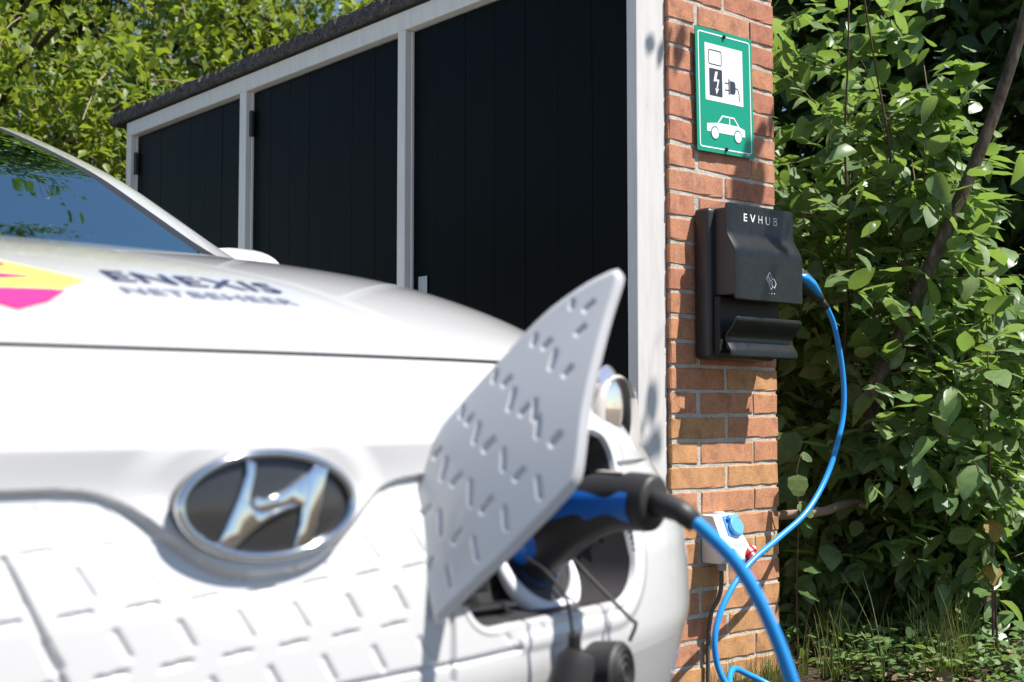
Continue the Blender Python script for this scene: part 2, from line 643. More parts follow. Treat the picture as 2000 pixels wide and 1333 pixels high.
XF = -0.106
MB().box(XF, -0.0015, 0.012, 0.046, GZ, 1.899).build('corner_post', 'white_paint', garage, bevel=0.003)
MB().box(-0.062, -0.0015, 0.0465, 0.11, GZ, 1.899).build('post_backing', 'white_paint', garage)
for y0, y1 in ((0.980, 1.020), (1.964, 2.012), (2.950, 2.996)):
    mb = MB()
    mb.box(XF, XF + 0.022, y0, y1, GZ, 1.8385)
    mb.box(XF + 0.0225, XF + 0.05, y0 - 0.004, y1 + 0.004, GZ, 1.8385)
    mb.build('frame_post', 'header_paint', garage, bevel=0.002, seg=1)
for yn, zs in ((0.9765, (.62, .78, .95, 1.12, 1.30, 1.47, 1.64, 1.78)), (1.9605, (1.1, 1.4, 1.7))):
    for zn in zs:
        zn += rng.normal(0, .03)
        MB().tube([(XF + 0.035 + rng.normal(0, .003), yn - .0008, zn), (XF + 0.035, yn + .004, zn)], .0024, 8).build('nail', 'dark_metal', garage)
MB().box(XF + 0.0005, XF + 0.05, 0.0465, 2.9965, 1.839, 1.899).build('header_beam', 'header_paint', garage, bevel=0.0025, seg=1)

XD = -0.076      # plank faces
for bi, (y0, y1, first) in enumerate(((0.048, 0.974, 0.198), (1.026, 1.958, 1.182), (2.018, 2.944, 2.197))):
    d = MB().box(XD + 0.012, XD + 0.03, y0, y1, 0.01, 1.836).build('door', 'door_paint', garage)
    edges = [y0] + [e for e in [first + 0.1312 * q for q in range(8)] if y0 + 0.03 < e < y1 - 0.03] + [y1]
    for a, b in zip(edges[:-1], edges[1:]):
        xo = rng.normal(0, 0.0007)
        MB().box(XD + xo * .5, XD + 0.0115, a + 0.0004, b - 0.0004, 0.012, 1.834).build('plank', 'door_paint', d, bevel=0.0008, seg=1)
    hy = y1 - 0.004 if bi else y0 + 0.004
    for z0, z1 in (((1.672, 1.766), (0.25, 0.345)) if bi else ((0.914, 1.0), (1.62, 1.71))):
        hb = MB()
        hb.tube([(XD - 0.012, hy, z0), (XD - 0.012, hy, z1)], 0.0075, 10)
        hb.box(XD - 0.016, XD - 0.004, hy - 0.003, hy + (0.018 if bi else 0.006), z0 + 0.004, z1 - 0.004)
        hb.build('hinge', 'dark_metal' if bi else 'galvanised', d)
    if bi < 2:
        yb = y1 - 0.075
        MB().box(XD - 0.006, XD - 0.0015, yb, yb + 0.042, 0.93, 1.077).box(XD - 0.012, XD - 0.0061, yb + 0.012, yb + 0.03, 0.95, 1.00).build('latch_plate', 'galvanised', d, bevel=0.001, seg=1)

# roof slab with a ragged bitumen edge
mb = MB()
yy = np.linspace(-0.035, 3.125, 240)
ring = []
for y in yy:
    j = rng.normal(0, 0.0012, 10)
    q = 0.004 * math.sin(y * 11) + 0.003 * math.sin(y * 29)
    ring.append([(-0.118 + j[0] * .3, y, 1.9045), (-0.127 + j[1], y, 1.908 + j[2] * .6), (-0.129 + j[3] * 1.5, y, 1.932 + j[4]), (-0.124 + j[5] * 1.5, y, 1.953 + q * .6 + j[6] * 1.3),
                 (-0.105, y, 1.960 + q + j[7] * 1.6), (0.2, y, 1.966 + j[8]), (0.455, y, 1.958), (0.455, y, 1.9045)])
mb.grid(np.array(ring), closed=True)
nn = len(yy)
mb.f.append(tuple(range(8)))
mb.f.append(tuple((nn - 1) * 8 + k for k in range(7, -1, -1)))
mb.mi += [0, 0]
roof = mb.build('roof', 'bitumen', garage)
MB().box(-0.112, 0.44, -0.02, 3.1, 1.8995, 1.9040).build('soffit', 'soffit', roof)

# ------------------------------------------------------------------ charging sign
sg_o = Vector((0.093, -0.010, 1.338))
sign = thing('charging_sign', sg_o, 'green and white electric car charging sign screwed to the brick pier', 'sign')
sign.rotation_euler = (0, rad(-1.25), 0)


def sg(u, v, w):
    return (u, -w, v)


class SB(MB):
    def build(self, name, mat, parent=None, **k):
        # verts are already in the sign's own frame
        me = bpy.data.meshes.new(name)
        me.from_pydata(self.v, [], self.f)
        me.materials.append(MATS[mat])
        o = bpy.data.objects.new(name, me)
        return link(o, parent)


def flat(name, polys, mat, parent, w0, d=0.0004, strokes=()):
    mb = SB()
    for p in polys:
        prism(mb, p, d, lambda u, v, w: sg(u, v, w0 + w))
    for pts, wd, cl in strokes:
        stroke(mb, pts, wd, d, lambda u, v, w: sg(u, v, w0 + w), cl)
    return mb.build(name, mat, parent)


flat('plate', [rrect(0, 0.228, 0, 0.321, 0.003)], 'sign_green', sign, 0.0, 0.0022)
flat('border_line', [], 'sign_white', sign, 0.0024, strokes=[(rrect(0.0105, 0.2175, 0.0115, 0.3095, 0.007), 0.0034, True)])
flat('white_panel', [[(0.035, 0.134), (0.187, 0.134), (0.187, 0.283), (0.035, 0.283)]], 'sign_white', sign, 0.0024)
flat('charger_pictogram', [rrect(0.051, 0.102, 0.148, 0.219, 0.003)], 'sign_dark', sign, 0.0030, strokes=[(rrect(0.050, 0.100, 0.230, 0.267, 0.004), 0.0022, True)])
flat('bolt_pictogram', [[(0.074, 0.212), (0.084, 0.212), (0.078, 0.192), (0.0665, 0.185)], [(0.0665, 0.185), (0.078, 0.192), (0.0895, 0.192), (0.083, 0.187)],
                        [(0.083, 0.187), (0.0895, 0.192), (0.0815, 0.166), (0.077, 0.166)], [(0.073, 0.168), (0.087, 0.168), (0.0775, 0.152)]], 'sign_white', sign, 0.0036)
flat('plug_pictogram', [[(0.1275, 0.159), (0.1315, 0.159), (0.1315, 0.200), (0.1275, 0.200)], [(0.1335, 0.162), (0.151, 0.162), (0.1555, 0.169), (0.1555, 0.189), (0.151, 0.196), (0.1335, 0.196)]],
     'sign_dark', sign, 0.0030, strokes=[([(0.112, 0.188), (0.128, 0.188)], 0.0025, False), ([(0.112, 0.170), (0.128, 0.170)], 0.0025, False),
                                         ([(0.155, 0.179), (0.164, 0.178), (0.168, 0.172), (0.170, 0.163), (0.1705, 0.146)], 0.0024, False)])
car_poly = [(0.038, 0.056), (0.052, 0.0525), (0.084, 0.0525), (0.146, 0.0525), (0.178, 0.0525), (0.191, 0.055), (0.191, 0.073), (0.166, 0.079), (0.083, 0.079), (0.038, 0.073)]
flat('car_pictogram', [[(0.038, 0.053), (0.191, 0.053), (0.191, 0.072), (0.166, 0.079), (0.083, 0.079), (0.038, 0.073)]], 'sign_white', sign, 0.0024,
     strokes=[([(0.083, 0.079), (0.100, 0.0985), (0.147, 0.0985), (0.166, 0.079)], 0.004, False), ([(0.129, 0.079), (0.129, 0.0985)], 0.0035, False)])
for cu in (0.069, 0.162):
    flat('wheel_arch', [ellipse(cu, 0.0515, 0.0165, 0.0175)], 'sign_green', sign, 0.0029, 0.0003)
    flat('wheel_pictogram', [ellipse(cu, 0.0505, 0.0137, 0.0145)], 'sign_white', sign, 0.0034, 0.0003)
flat('maker_mark', [[(0.196, 0.0055), (0.209, 0.0055), (0.209, 0.0075), (0.196, 0.0075)]], 'sign_white', sign, 0.0024)
for v_ in (0.3085, 0.0125):
    mb = SB()
    for k, (w_, r_) in enumerate(((0.002, 0.0052), (0.005, 0.0048), (0.0068, 0.003))):
        prism(mb, ellipse(0.112, v_, r_, r_, 14), 0.0016, lambda u, v, w, w_=w_: sg(u, v, w_ + w))
    mb.build('screw', 'screw', sign)

# ------------------------------------------------------------------ wall charger
chg = thing('wall_charger', (0.22, 0, 0.80), 'black wall charger marked EVHUB mounted on the brick pier', 'charger')
MB().box(0.084, 0.352, -0.054, -0.001, 0.803, 1.186).build('back_plate', 'charger_side', chg, smooth=True, bevel=0.013, seg=4, autosmooth=50)


def profile_panel(x0, x1, prof, thick, corner, nx=26):
    """sheet with a (y, z) profile from top to bottom, rounded corners, closed thickness"""
    Z = [p[1] for p in prof]
    zt, zb = max(Z), min(Z)
    F, B = [], []
    for y, z in prof:
        dz = min(zt - z, z - zb)
        ins = 0
        if dz < corner:
            ins = corner - math.sqrt(max(0, corner ** 2 - (corner - dz) ** 2))
        xa, xb = x0 + ins, x1 - ins
        q = np.linspace(0, 1, nx)
        rowF, rowB = [], []
        for u in q:
            x = xa + (xb - xa) * u
            e = min(x - xa, xb - x, dz if dz > 0 else 0)
            rnd = 0.0022 * (1 - min(1, max(0, e) / 0.004)) ** 2
            rowF.append((x, y + rnd, z))
            rowB.append((x, y + thick, z))
        F.append(rowF)
        B.append(rowB)
    return np.array(F), np.array(B)


def sheet(name, mat, parent, x0, x1, prof, thick, corner):
    F, B = profile_panel(x0, x1, prof, thick, corner)
    mb = MB().grid(F, flip=True).grid(B)
    a, b = F.shape[:2]
    o = a * b
    for i in range(a - 1):
        mb.f += [(i * b, o + i * b, o + (i + 1) * b, (i + 1) * b), (i * b + b - 1, (i + 1) * b + b - 1, o + (i + 1) * b + b - 1, o + i * b + b - 1)]
    for j in range(b - 1):
        mb.f += [(j, j + 1, o + j + 1, o + j), ((a - 1) * b + j, o + (a - 1) * b + j, o + (a - 1) * b + j + 1, (a - 1) * b + j + 1)]
    mb.mi = [0] * len(mb.f)
    return mb.build(name, mat, parent, smooth=True, merge=True, autosmooth=60)


def sstep(t):
    t = min(1, max(0, t))
    return t * t * (3 - 2 * t)


zz = sorted(set([1.195 - 0.0008 * k for k in range(0, 14)] + list(np.linspace(1.18, 0.96, 56)) + [0.948 + 0.0008 * k for k in range(0, 14)]), reverse=True)
front_y = lambda z: -0.099 - 0.027 * sstep((1.128 - z) / 0.062)
cover = sheet('front_cover', 'charger_black', chg, 0.100, 0.373, [(front_y(z), z) for z in zz], 0.006, 0.010)
F = []
for x in (0.106, 0.366):
    F.append([(x, -0.05, z) for z in np.linspace(1.183, 0.962, 40)] + [(x, front_y(z) + 0.0058, z) for z in np.linspace(0.962, 1.183, 40)])
mb = MB()
n_ = len(F[0])
mb.add(F[0] + F[1], [tuple(range(n_ - 1, -1, -1)), tuple(range(n_, 2 * n_))] + [(i, (i + 1) % n_, n_ + (i + 1) % n_, n_ + i) for i in range(n_)])
mb.build('housing', 'charger_side', chg, bevel=0.004)
MB().box(0.098, 0.340, -0.075, -0.0545, 0.815, 0.96).build('holder_recess', 'charger_dark', chg, bevel=0.004)
lip = [(-0.128 + 0.030 * sstep((0.9 - z) / 0.045) - 0.016 * sstep((0.852 - z) / 0.035), z) for z in np.linspace(0.907, 0.806, 44)]
sheet('cable_holder', 'charger_black', chg, 0.098, 0.366, lip, 0.006, 0.008)
MB().box(0.116, 0.345, -0.096, -0.0752, 0.826, 0.872).build('holder_arm', 'charger_side', chg, bevel=0.005)
# vents
for u0 in (0.136, 0.255):
    for k in range(3):
        for q in (0, 0.0038):
            x = u0 + 0.0165 * k + q
            MB().box(x, x + 0.003, -0.0997, -0.0985, 1.1815, 1.1845).build('vent_slot', 'charger_dark', cover)


def print_on(name, v, f, x, z, mat, parent, yy_=None):
    mb = MB()
    V = [(x + p[0], (front_y(z + p[1]) if yy_ is None else yy_) - 0.0005, z + p[1]) for p in v]
    mb.add(V, f)
    o = mb.build(name, mat, parent)
    return o


to_c = lambda u, v, w: (u, front_y(1.165) - 0.0003 - w, v)
z0, z1 = 1.1515, 1.1715
wl, wb = 0.0019, 0.0036
zm = (z0 + z1) / 2
mb = MB()
stroke(mb, [(0.1675, z0), (0.1675, z1)], wb, 0.0003, to_c)
for zq in (z0 + wb / 2, zm, z1 - wb / 2):
    stroke(mb, [(0.1692, zq), (0.1785, zq)], wb * .9, 0.0003, to_c)
stroke(mb, [(0.1925, z1), (0.2015, z0 + .001)], wb, 0.0003, to_c)
stroke(mb, [(0.2015, z0 + .001), (0.2105, z1)], wb, 0.00025, to_c)
mb.build('lettering', 'white_print', cover)['label'] = 'bold white letters EV'
mb = MB()
x = 0.2255
for pts in ([(x, z0), (x, z1)], [(x + 0.0135, z0), (x + 0.0135, z1)], [(x + .001, zm), (x + 0.0125, zm)]):
    stroke(mb, pts, wl, 0.0003, to_c)
x = 0.2555
stroke(mb, [(x, z1), (x, z0 + 0.007), (x + 0.0012, z0 + 0.003), (x + 0.004, z0 + 0.0008), (x + 0.0075, z0), (x + 0.011, z0 + 0.0008), (x + 0.0138, z0 + 0.003), (x + 0.015, z0 + 0.007), (x + 0.015, z1)], wl, 0.0003, to_c)
x = 0.2875
stroke(mb, [(x, z0), (x, z1)], wl, 0.0003, to_c)
stroke(mb, [(x, z1 - 0.001), (x + 0.007, z1 - 0.001), (x + 0.0105, z1 - 0.0025), (x + 0.0112, z1 - 0.0055), (x + 0.0095, z1 - 0.008), (x + 0.007, z1 - 0.009), (x, z1 - 0.009)], wl, 0.0003, to_c)
stroke(mb, [(x + 0.006, z1 - 0.0093), (x + 0.011, z1 - 0.0107), (x + 0.0132, z1 - 0.0135), (x + 0.0125, z1 - 0.0167), (x + 0.0095, z0 + 0.001), (x, z0 + 0.001)], wl, 0.00028, to_c)
prism(mb, ellipse(x + 0.0165, z1 + 0.0005, 0.0008, 0.0008, 8), 0.0003, to_c)
mb.build('lettering', 'white_print', cover)['label'] = 'thin white letters HUB'
# card reader icon and lights
to_l = lambda u, v, w: (u, front_y(1.0) - 0.0003 - w, v)
mb = MB()
ix, iz = 0.2345, 1.002
stroke(mb, [(ix - 0.001, iz + 0.0225), (ix - 0.014, iz + 0.006), (ix + 0.004, iz - 0.0215), (ix + 0.0165, iz - 0.0035)][:3] + [(ix + 0.011, iz - 0.012)], 0.0016, 0.0003, to_l)
stroke(mb, [(ix - 0.001, iz + 0.0225), (ix + 0.0095, iz + 0.005), (ix + 0.004, iz + 0.001), (ix + 0.009, iz - 0.004), (ix + 0.006, iz - 0.009), (ix + 0.011, iz - 0.012)], 0.0015, 0.0003, to_l)
stroke(mb, [(ix + 0.0105, iz + 0.006), (ix + 0.017, iz + 0.005), (ix + 0.0245, iz - 0.006), (ix + 0.018, iz - 0.017), (ix + 0.0135, iz - 0.0145), (ix + 0.011, iz - 0.012)], 0.0015, 0.0003, to_l)
for q in range(3):
    stroke(mb, [(ix - 0.0065 + 0.0028 * q, iz + 0.0105 - 0.003 * q + 0.003), (ix - 0.0045 + 0.0028 * q, iz + 0.004 - 0.002 * q), (ix - 0.0055 + 0.0028 * q, iz - 0.002 - 0.003 * q)], 0.0013, 0.0003, to_l)
mb.build('card_reader_icon', 'white_print', cover)
for q in range(3):
    mb = MB()
    prism(mb, ellipse(0.2305 + 0.0105 * q, 0.9705, 0.0014, 0.0014, 10), 0.0003, to_l)
    mb.build('indicator_light', 'grey_led' if q == 0 else 'white_print', cover)

# ------------------------------------------------------------------ outdoor socket box
sok = thing('socket_box', (0.155, 0, 0.30), 'white outdoor socket box with blue and red covers low on the pier', 'socket box')
prof = [(-0.001, 0.292), (-0.001, 0.412), (-0.040, 0.412), (-0.062, 0.362), (-0.083, 0.335), (-0.092, 0.318), (-0.060, 0.293)]


def xprism(mb, prof, x0, x1, mi=0):
    n = len(prof)
    V = [(x0, y, z) for y, z in prof] + [(x1, y, z) for y, z in prof]
    F = [tuple(range(n)), tuple(range(2 * n - 1, n - 1, -1))] + [(i, n + i, n + (i + 1) % n, (i + 1) % n) for i in range(n)]
    return mb.add(V, F, mi)


hs = xprism(MB(), prof, 0.107, 0.198).build('housing', 'socket_white', sok, smooth=True, bevel=0.004, seg=2, autosmooth=40)
MB().box(0.142, 0.168, -0.028, -0.012, 0.4121, 0.418).build('top_plug', 'socket_white', sok, bevel=0.002)
# sloping frame of the front
fd = Vector((0, -0.062 + 0.040, 0.362 - 0.412)).normalized()        # down the upper front
fn = Vector((0, fd.z, -fd.y))                                       # outward normal
if fn.y > 0:
    fn = -fn
bc = Vector((0.166, -0.050, 0.3835)) + fn * 0.002


def sk(u, v, w):
    p = bc + Vector((1, 0, 0)) * u - fd * v + fn * w
    return tuple(p)


mb = MB()
prism(mb, rrect(-0.027, 0.027, -0.027, 0.027, 0.004), 0.004, sk)
bl = mb.build('blue_socket', 'socket_blue', sok, bevel=0.001, seg=1)
mb = MB()
prism(mb, ellipse(0.002, -0.004, 0.0225, 0.0225, 30), 0.012, lambda u, v, w: sk(u, v, w + 0.004))
prism(mb, rrect(-0.014, 0.016, 0.008, 0.026, 0.003), 0.010, lambda u, v, w: sk(u, v, w + 0.004))
mb.build('lid', 'socket_blue', bl, bevel=0.0015, seg=2)
mb = MB()
mb.tube([sk(-0.019, 0.018, 0.011), sk(0.019, 0.018, 0.011)], 0.0045, 10)
mb.build('lid_hinge', 'socket_blue', bl)
mb = MB()
prism(mb, ellipse(-0.041, -0.018, 0.009, 0.012, 16), 0.001, lambda u, v, w: sk(u, v, w - 0.001))
mb.build('label_window', 'socket_lens', sok)
mb = MB()
rc = Vector((0.180, -0.088, 0.313))
rd = Vector((0.15, -0.75, -0.62)).normalized()
mb.tube([rc - rd * 0.012, rc + rd * 0.008], 0.026, 20)
mb.tube([rc + rd * 0.008, rc + rd * 0.022], [0.022, 0.020], 20)
mb.build('red_socket', 'socket_red', sok, bevel=0.001, seg=1)
MB().box(0.118, 0.205, -0.100, -0.070, 0.300, 0.336).build('socket_collar', 'socket_white', sok, bevel=0.006, seg=2)
MB().tube([(0.150, -0.03, 0.2915), (0.150, -0.03, 0.272)], [0.013, 0.012], 14).build('cable_gland', 'socket_lens', sok)
MB().tube(spline([(0.150, -0.03, 0.272), (0.151, -0.028, 0.235), (0.146, -0.022, 0.20), (0.125, -0.016, 0.165), (0.118, -0.012, 0.10), (0.118, -0.010, 0.0), (0.118, -0.010, GZ)], 6), 0.0055, 10).build('supply_cable', 'grey_cable', sok, smooth=True)
MB().tube(spline([(0.125, -0.02, 0.291), (0.127, -0.025, 0.277), (0.138, -0.03, 0.272)], 5), 0.001, 6).build('tie_wire', 'dead_wood', sok)

# ------------------------------------------------------------------ car
XC = -1.78
car = thing('electric_car', (XC, 0.95, GZ), 'white electric car with its front charging flap open, parked beside the garage', 'car')
ROWS = np.array([  # z, front y, half width, exponent, corner depth
    (.15, -1.02, .82, 2.3, .38), (.25, -1.07, .86, 2.3, .39), (.35, -1.12, .868, 2.3, .435), (.42, -1.138, .872, 2.3, .44), (.50, -1.135, .862, 2.3, .432), (.57, -1.122, .836, 2.25, .422),
    (.605, -1.113, .818, 2.2, .419), (.645, -1.118, .785, 2.15, .43), (.69, -1.075, .765, 2.2, .42), (.73, -1.03, .745, 2.3, .40), (.76, -.97, .735, 2.4, .38), (.80, -.87, .722, 2.5, .38),
    (.84, -.745, .712, 2.6, .40), (.87, -.62, .708, 2.7, .42), (.90, -.45, .704, 2.8, .44), (.925, -.27, .702, 2.9, .44), (.945, -.08, .70, 3, .42), (.958, .08, .70, 3, .4), (.965, .2, .70, 3, .4)])
CREST = 7


def pchip(xk, yk):
    h = np.diff(xk)
    d = np.diff(yk) / h
    m_ = np.zeros(len(xk))
    for i in range(1, len(xk) - 1):
        if d[i - 1] * d[i] > 0:
            m_[i] = 2 / (1 / d[i - 1] + 1 / d[i])
    m_[0], m_[-1] = d[0], d[-1]

    def ev(x):
        x = np.asarray(x, float)
        i = np.clip(np.searchsorted(xk, x) - 1, 0, len(h) - 1)
        t = (x - xk[i]) / h[i]
        return ((2 * t ** 3 - 3 * t ** 2 + 1) * yk[i] + (t ** 3 - 2 * t ** 2 + t) * h[i] * m_[i] + (-2 * t ** 3 + 3 * t ** 2) * yk[i + 1] + (t ** 3 - t ** 2) * h[i] * m_[i + 1])
    return ev


idx = np.arange(len(ROWS), dtype=float)
LO = [pchip(idx[:CREST + 1], ROWS[:CREST + 1, k]) for k in range(5)]
HI = [pchip(idx[CREST:], ROWS[CREST:, k]) for k in range(5)]


def rowp(t):
    S = LO if t <= CREST else HI
    return [float(S[k](t)) for k in range(5)]


def t_of_z(z):
    a, b = 0.0, len(ROWS) - 1.0
    for _ in range(40):
        m_ = (a + b) / 2
        if rowp(m_)[0] < z:
            a = m_
        else:
            b = m_
    return (a + b) / 2


NF, NS, NR = 460, 14, 12


def half_contour(t):
    z, yf, w, n, d = rowp(t)
    a = np.linspace(0, np.pi / 2, 600)
    s = w * np.sin(a) ** (2 / n)
    y = yf + d * (1 - np.cos(a) ** (2 / n))
    ln = np.r_[0, np.cumsum(np.hypot(np.diff(s), np.diff(y)))]
    q = np.linspace(0, ln[-1], NF)
    s, y = np.interp(q, ln, s), np.interp(q, ln, y)
    ye = 2.62
    s = np.r_[s, np.full(NS - 1, w)]
    y = np.r_[y, np.linspace(yf + d, ye, NS)[1:]]
    a = np.linspace(0, np.pi / 2, NR)[1:]
    yb = 3.04 - 0.12 * max(0, (z - 0.6)) / 0.36 - 0.1 * max(0, .35 - z) / .2
    s = np.r_[s, w * np.cos(a) ** (2 / 3.2)]
    y = np.r_[y, ye + (yb - ye) * np.sin(a) ** (2 / 3.2)]
    return s, y, z


# row parameters: fine rows through the nose, plus pairs at the bonnet shut line
zfine = np.concatenate([[.15, .2, .26, .32, .36, .39], np.arange(.40, .640, .0018), np.arange(.6401, .7235, .0032), [.7250, .7276, .7279, .7300, .7321, .7324, .7350], np.arange(.739, .90, .006)])
trows = [t_of_z(z) for z in zfine] + list(np.linspace(t_of_z(.902), len(ROWS) - 1, 26))
G = []
for t in trows:
    s, y, z = half_contour(t)
    S_ = np.r_[-s[::-1], s[1:]]
    Y_ = np.r_[y[::-1], y[1:]]
    G.append(np.stack([XC + S_, Y_, np.full(len(S_), z)], -1))
G = np.array(G)
NCOL = G.shape[1]
mid = (NCOL - 1) // 2
du = np.gradient(G, axis=1)
dv = np.gradient(G, axis=0)
NRM = np.cross(du, dv)
NRM /= np.linalg.norm(NRM, axis=-1, keepdims=True) + 1e-12
if NRM[40, mid, 1] > 0:
    NRM = -NRM
S2 = G[..., 0] - XC
Z2 = G[..., 2]
COLI = np.abs(np.arange(NCOL) - mid)[None, :] * np.ones((len(trows), 1))
FRONT = COLI < NF


def smooth(e0, e1, x):
    t = np.clip((x - e0) / (e1 - e0), 0, 1)
    return t * t * (3 - 2 * t)


def seg_dist(px, pz, a, b):
    ax, az = a
    bx, bz = b
    vx, vz = bx - ax, bz - az
    t = np.clip(((px - ax) * vx + (pz - az) * vz) / (vx * vx + vz * vz), 0, 1)
    return np.hypot(px - ax - t * vx, pz - az - t * vz), t


# lower edge of the ridge, dipping round the emblem
ZR = .612 - .077 * np.exp(-(np.abs(S2) / .105) ** 3)
disp = np.zeros_like(S2)
PANEL = FRONT & (Z2 < ZR) & (Z2 > .385) & (np.abs(S2) < .66)
disp -= .0055 * smooth(0, .004, ZR - Z2) * smooth(.06, .0, ZR - Z2) * smooth(.70, .62, np.abs(S2)) * (Z2 < .645) * FRONT
E_ = np.sqrt((S2 / .118) ** 2 + ((Z2 - .592) / .070) ** 2)
disp += .0045 * smooth(1.20, .90, E_) * FRONT * (Z2 > ZR - .006)
# bonnet shut line
disp -= .014 * (np.abs(Z2 - .730) < .0022) * FRONT
# pressed dimples
DH, DV = [], []
for r_ in range(-2, 2):
    zc = .519 - .0505 * r_
    for c_ in range(-9, 8):
        sc = -.006 + .0547 * c_ + (-.0265 * r_ if True else 0)
        DH.append((sc, zc + .035 * sc))
        DV.append((sc + .0 + .037, zc - .026 + .035 * sc))
if True:
    dim = np.zeros_like(S2)
    box = PANEL
    for sc, zc in DH:
        sel = np.abs(S2 - sc) < .03
        d_, t_ = seg_dist(S2, Z2, (sc - .0120, zc - .0012), (sc + .0120, zc + .0012))
        # steep upper lip, long ramp below
        up = smooth(.0036, .0010, d_) * np.where(Z2 > zc, 1, 1) * sel
        ramp_ = smooth(.016, .0, zc - Z2) * (Z2 <= zc) * smooth(.019, .013, np.abs(S2 - sc)) * sel
        dim = np.maximum(dim, up)
    for sc, zc in DV:
        sel = np.abs(Z2 - zc) < .03
        d_, t_ = seg_dist(S2, Z2, (sc - .006, zc + .0105), (sc + .006, zc - .0105))
        dim = np.maximum(dim, smooth(.0036, .0010, d_) * sel)
    fade = smooth(.0, .02, ZR - Z2) * smooth(.215, .195, S2) + smooth(.0, .02, ZR - Z2) * smooth(.46, .44, Z2) * (S2 > .26) * smooth(.50, .46, S2)
    disp -= .0023 * dim * box * fade
# seams of the lower panel
for a, b in (((-.222, .56), (-.166, .43)), ((-.03, .4255), (.30, .4295)), ((.203, .62), (.205, .41)), ((.452, .455), (.462, .40))):
    d_, t_ = seg_dist(S2, Z2, a, b)
    disp -= .0045 * smooth(.0042, .0004, d_) * FRONT
# charging port opening (slanted rounded rectangle)
sk_s = S2 - .06 * (Z2 - .55) - .378
q1 = np.abs(sk_s) - (.152 - .045)
q2 = np.abs(Z2 - .553) - (.098 - .045)
SDF = np.hypot(np.maximum(q1, 0), np.maximum(q2, 0)) + np.minimum(np.maximum(q1, q2), 0) - .045
disp = np.where(FRONT, disp * smooth(-.002, .004, SDF), disp)
disp += .0025 * smooth(.034, .022, SDF) * smooth(0.008, .018, SDF) * FRONT * (S2 > .3)
GV = G + NRM * disp[..., None]

fz = .25 * (Z2[:-1, :-1] + Z2[1:, :-1] + Z2[:-1, 1:] + Z2[1:, 1:])
fs = .25 * (S2[:-1, :-1] + S2[1:, :-1] + S2[:-1, 1:] + S2[1:, 1:])
fsd = .25 * (SDF[:-1, :-1] + SDF[1:, :-1] + SDF[:-1, 1:] + SDF[1:, 1:])
fzr = .5 * (ZR[:-1, :-1] + ZR[1:, 1:])
ff = FRONT[:-1, :-1] & FRONT[1:, 1:]
part = np.zeros(fz.shape, int)                                   # 0 body shell
part[ff & (fz > .7302)] = 1                                      # bonnet
part[ff & (fz <= .7302) & (fz > .40) & (fz >= fzr)] = 2          # nose panel
part[ff & (fz < fzr) & (fz > .385) & (np.abs(fs) < .66)] = 3     # dimpled panel
part[ff & (fsd < .0015)] = 4                                     # port
groove = ff & (np.abs(fz - .730) < .0023)  # shut line faces coloured black: the gap's shade is put into the colour


def submesh(name, sel, mats, mi=None, smooth_=True):
    ii, jj = np.nonzero(sel)
    quads = np.stack([ii * NCOL + jj, ii * NCOL + jj + 1, (ii + 1) * NCOL + jj + 1, (ii + 1) * NCOL + jj], -1)
    u, inv = np.unique(quads, return_inverse=True)
    inv = inv.reshape(-1, 4)
    V = GV.reshape(-1, 3)[u] - np.array(local(car))
    me = bpy.data.meshes.new(name)
    me.from_pydata(V.tolist(), [], inv.tolist())
    for mm in mats:
        me.materials.append(MATS[mm])
    if mi is not None:
        me.polygons.foreach_set('material_index', mi[ii, jj].astype(int).tolist())
    me.polygons.foreach_set('use_smooth', [True] * len(me.polygons))
    me.set_sharp_from_angle(angle=rad(38))
    return link(bpy.data.objects.new(name, me), car)


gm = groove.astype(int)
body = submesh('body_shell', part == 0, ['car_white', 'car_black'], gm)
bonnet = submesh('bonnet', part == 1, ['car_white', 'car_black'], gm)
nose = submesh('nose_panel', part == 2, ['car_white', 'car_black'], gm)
grille = submesh('dimpled_panel', part == 3, ['car_white'])


def skin(s, z, depth=0.0):
    """point on the nose skin, pushed in by depth"""
    def yy_(s, z):
        zz_, yf, w, n, d = rowp(t_of_z(z))
        q = min(.9999, abs(s) / w)
        return yf + d * (1 - (1 - q ** n) ** (1 / n))
    y = yy_(s, z)
    gs = (yy_(s + .004, z) - y) / .004
    gz = (yy_(s, z + .004) - y) / .004
    nv = Vector((gs, -1, gz)).normalized()
    return Vector((XC + s, y, z)) - nv * depth


def port_ring(o_, depth, flat=0.0):
    r0 = max(.004, .045 + o_)
    P = []
    for cs, cz_, a0 in ((.107, .053, 0), (-.107, .053, 90), (-.107, -.053, 180), (.107, -.053, 270)):
        if o_ < -.045:
            k_ = 1 + (o_ + .045) / .053
            cs, cz_ = cs * max(.05, 1 + (o_ + .045) / .107), cz_ * max(.05, k_)
        for k in range(11):
            a = rad(a0 + 9 * k)
            u, v = cs + r0 * math.cos(a), cz_ + r0 * math.sin(a)
            P.append(tuple(skin(.378 + u + .06 * (v + .003), .553 + v, depth)))
    return P


mb = MB()
for k, (rs, mi_) in enumerate((([(.0075, .003), (.0065, -.0008), (.003, -.0012), (.0005, .0), (-.0015, .006)], 0), ([(-.0015, .006), (-.004, .055), (-.014, .075), (-.045, .082), (-.09, .084)], 1))):
    mb.grid(np.array([port_ring(*q) for q in rs]), mi_, closed=True)
nf = len(port_ring(0, 0))
mb.f.append(tuple(len(mb.v) - nf + k for k in range(nf)))
mb.mi.append(1)
port = mb.build('charging_port', ['car_white', 'port_grey'], car, smooth=True, merge=True, autosmooth=45)


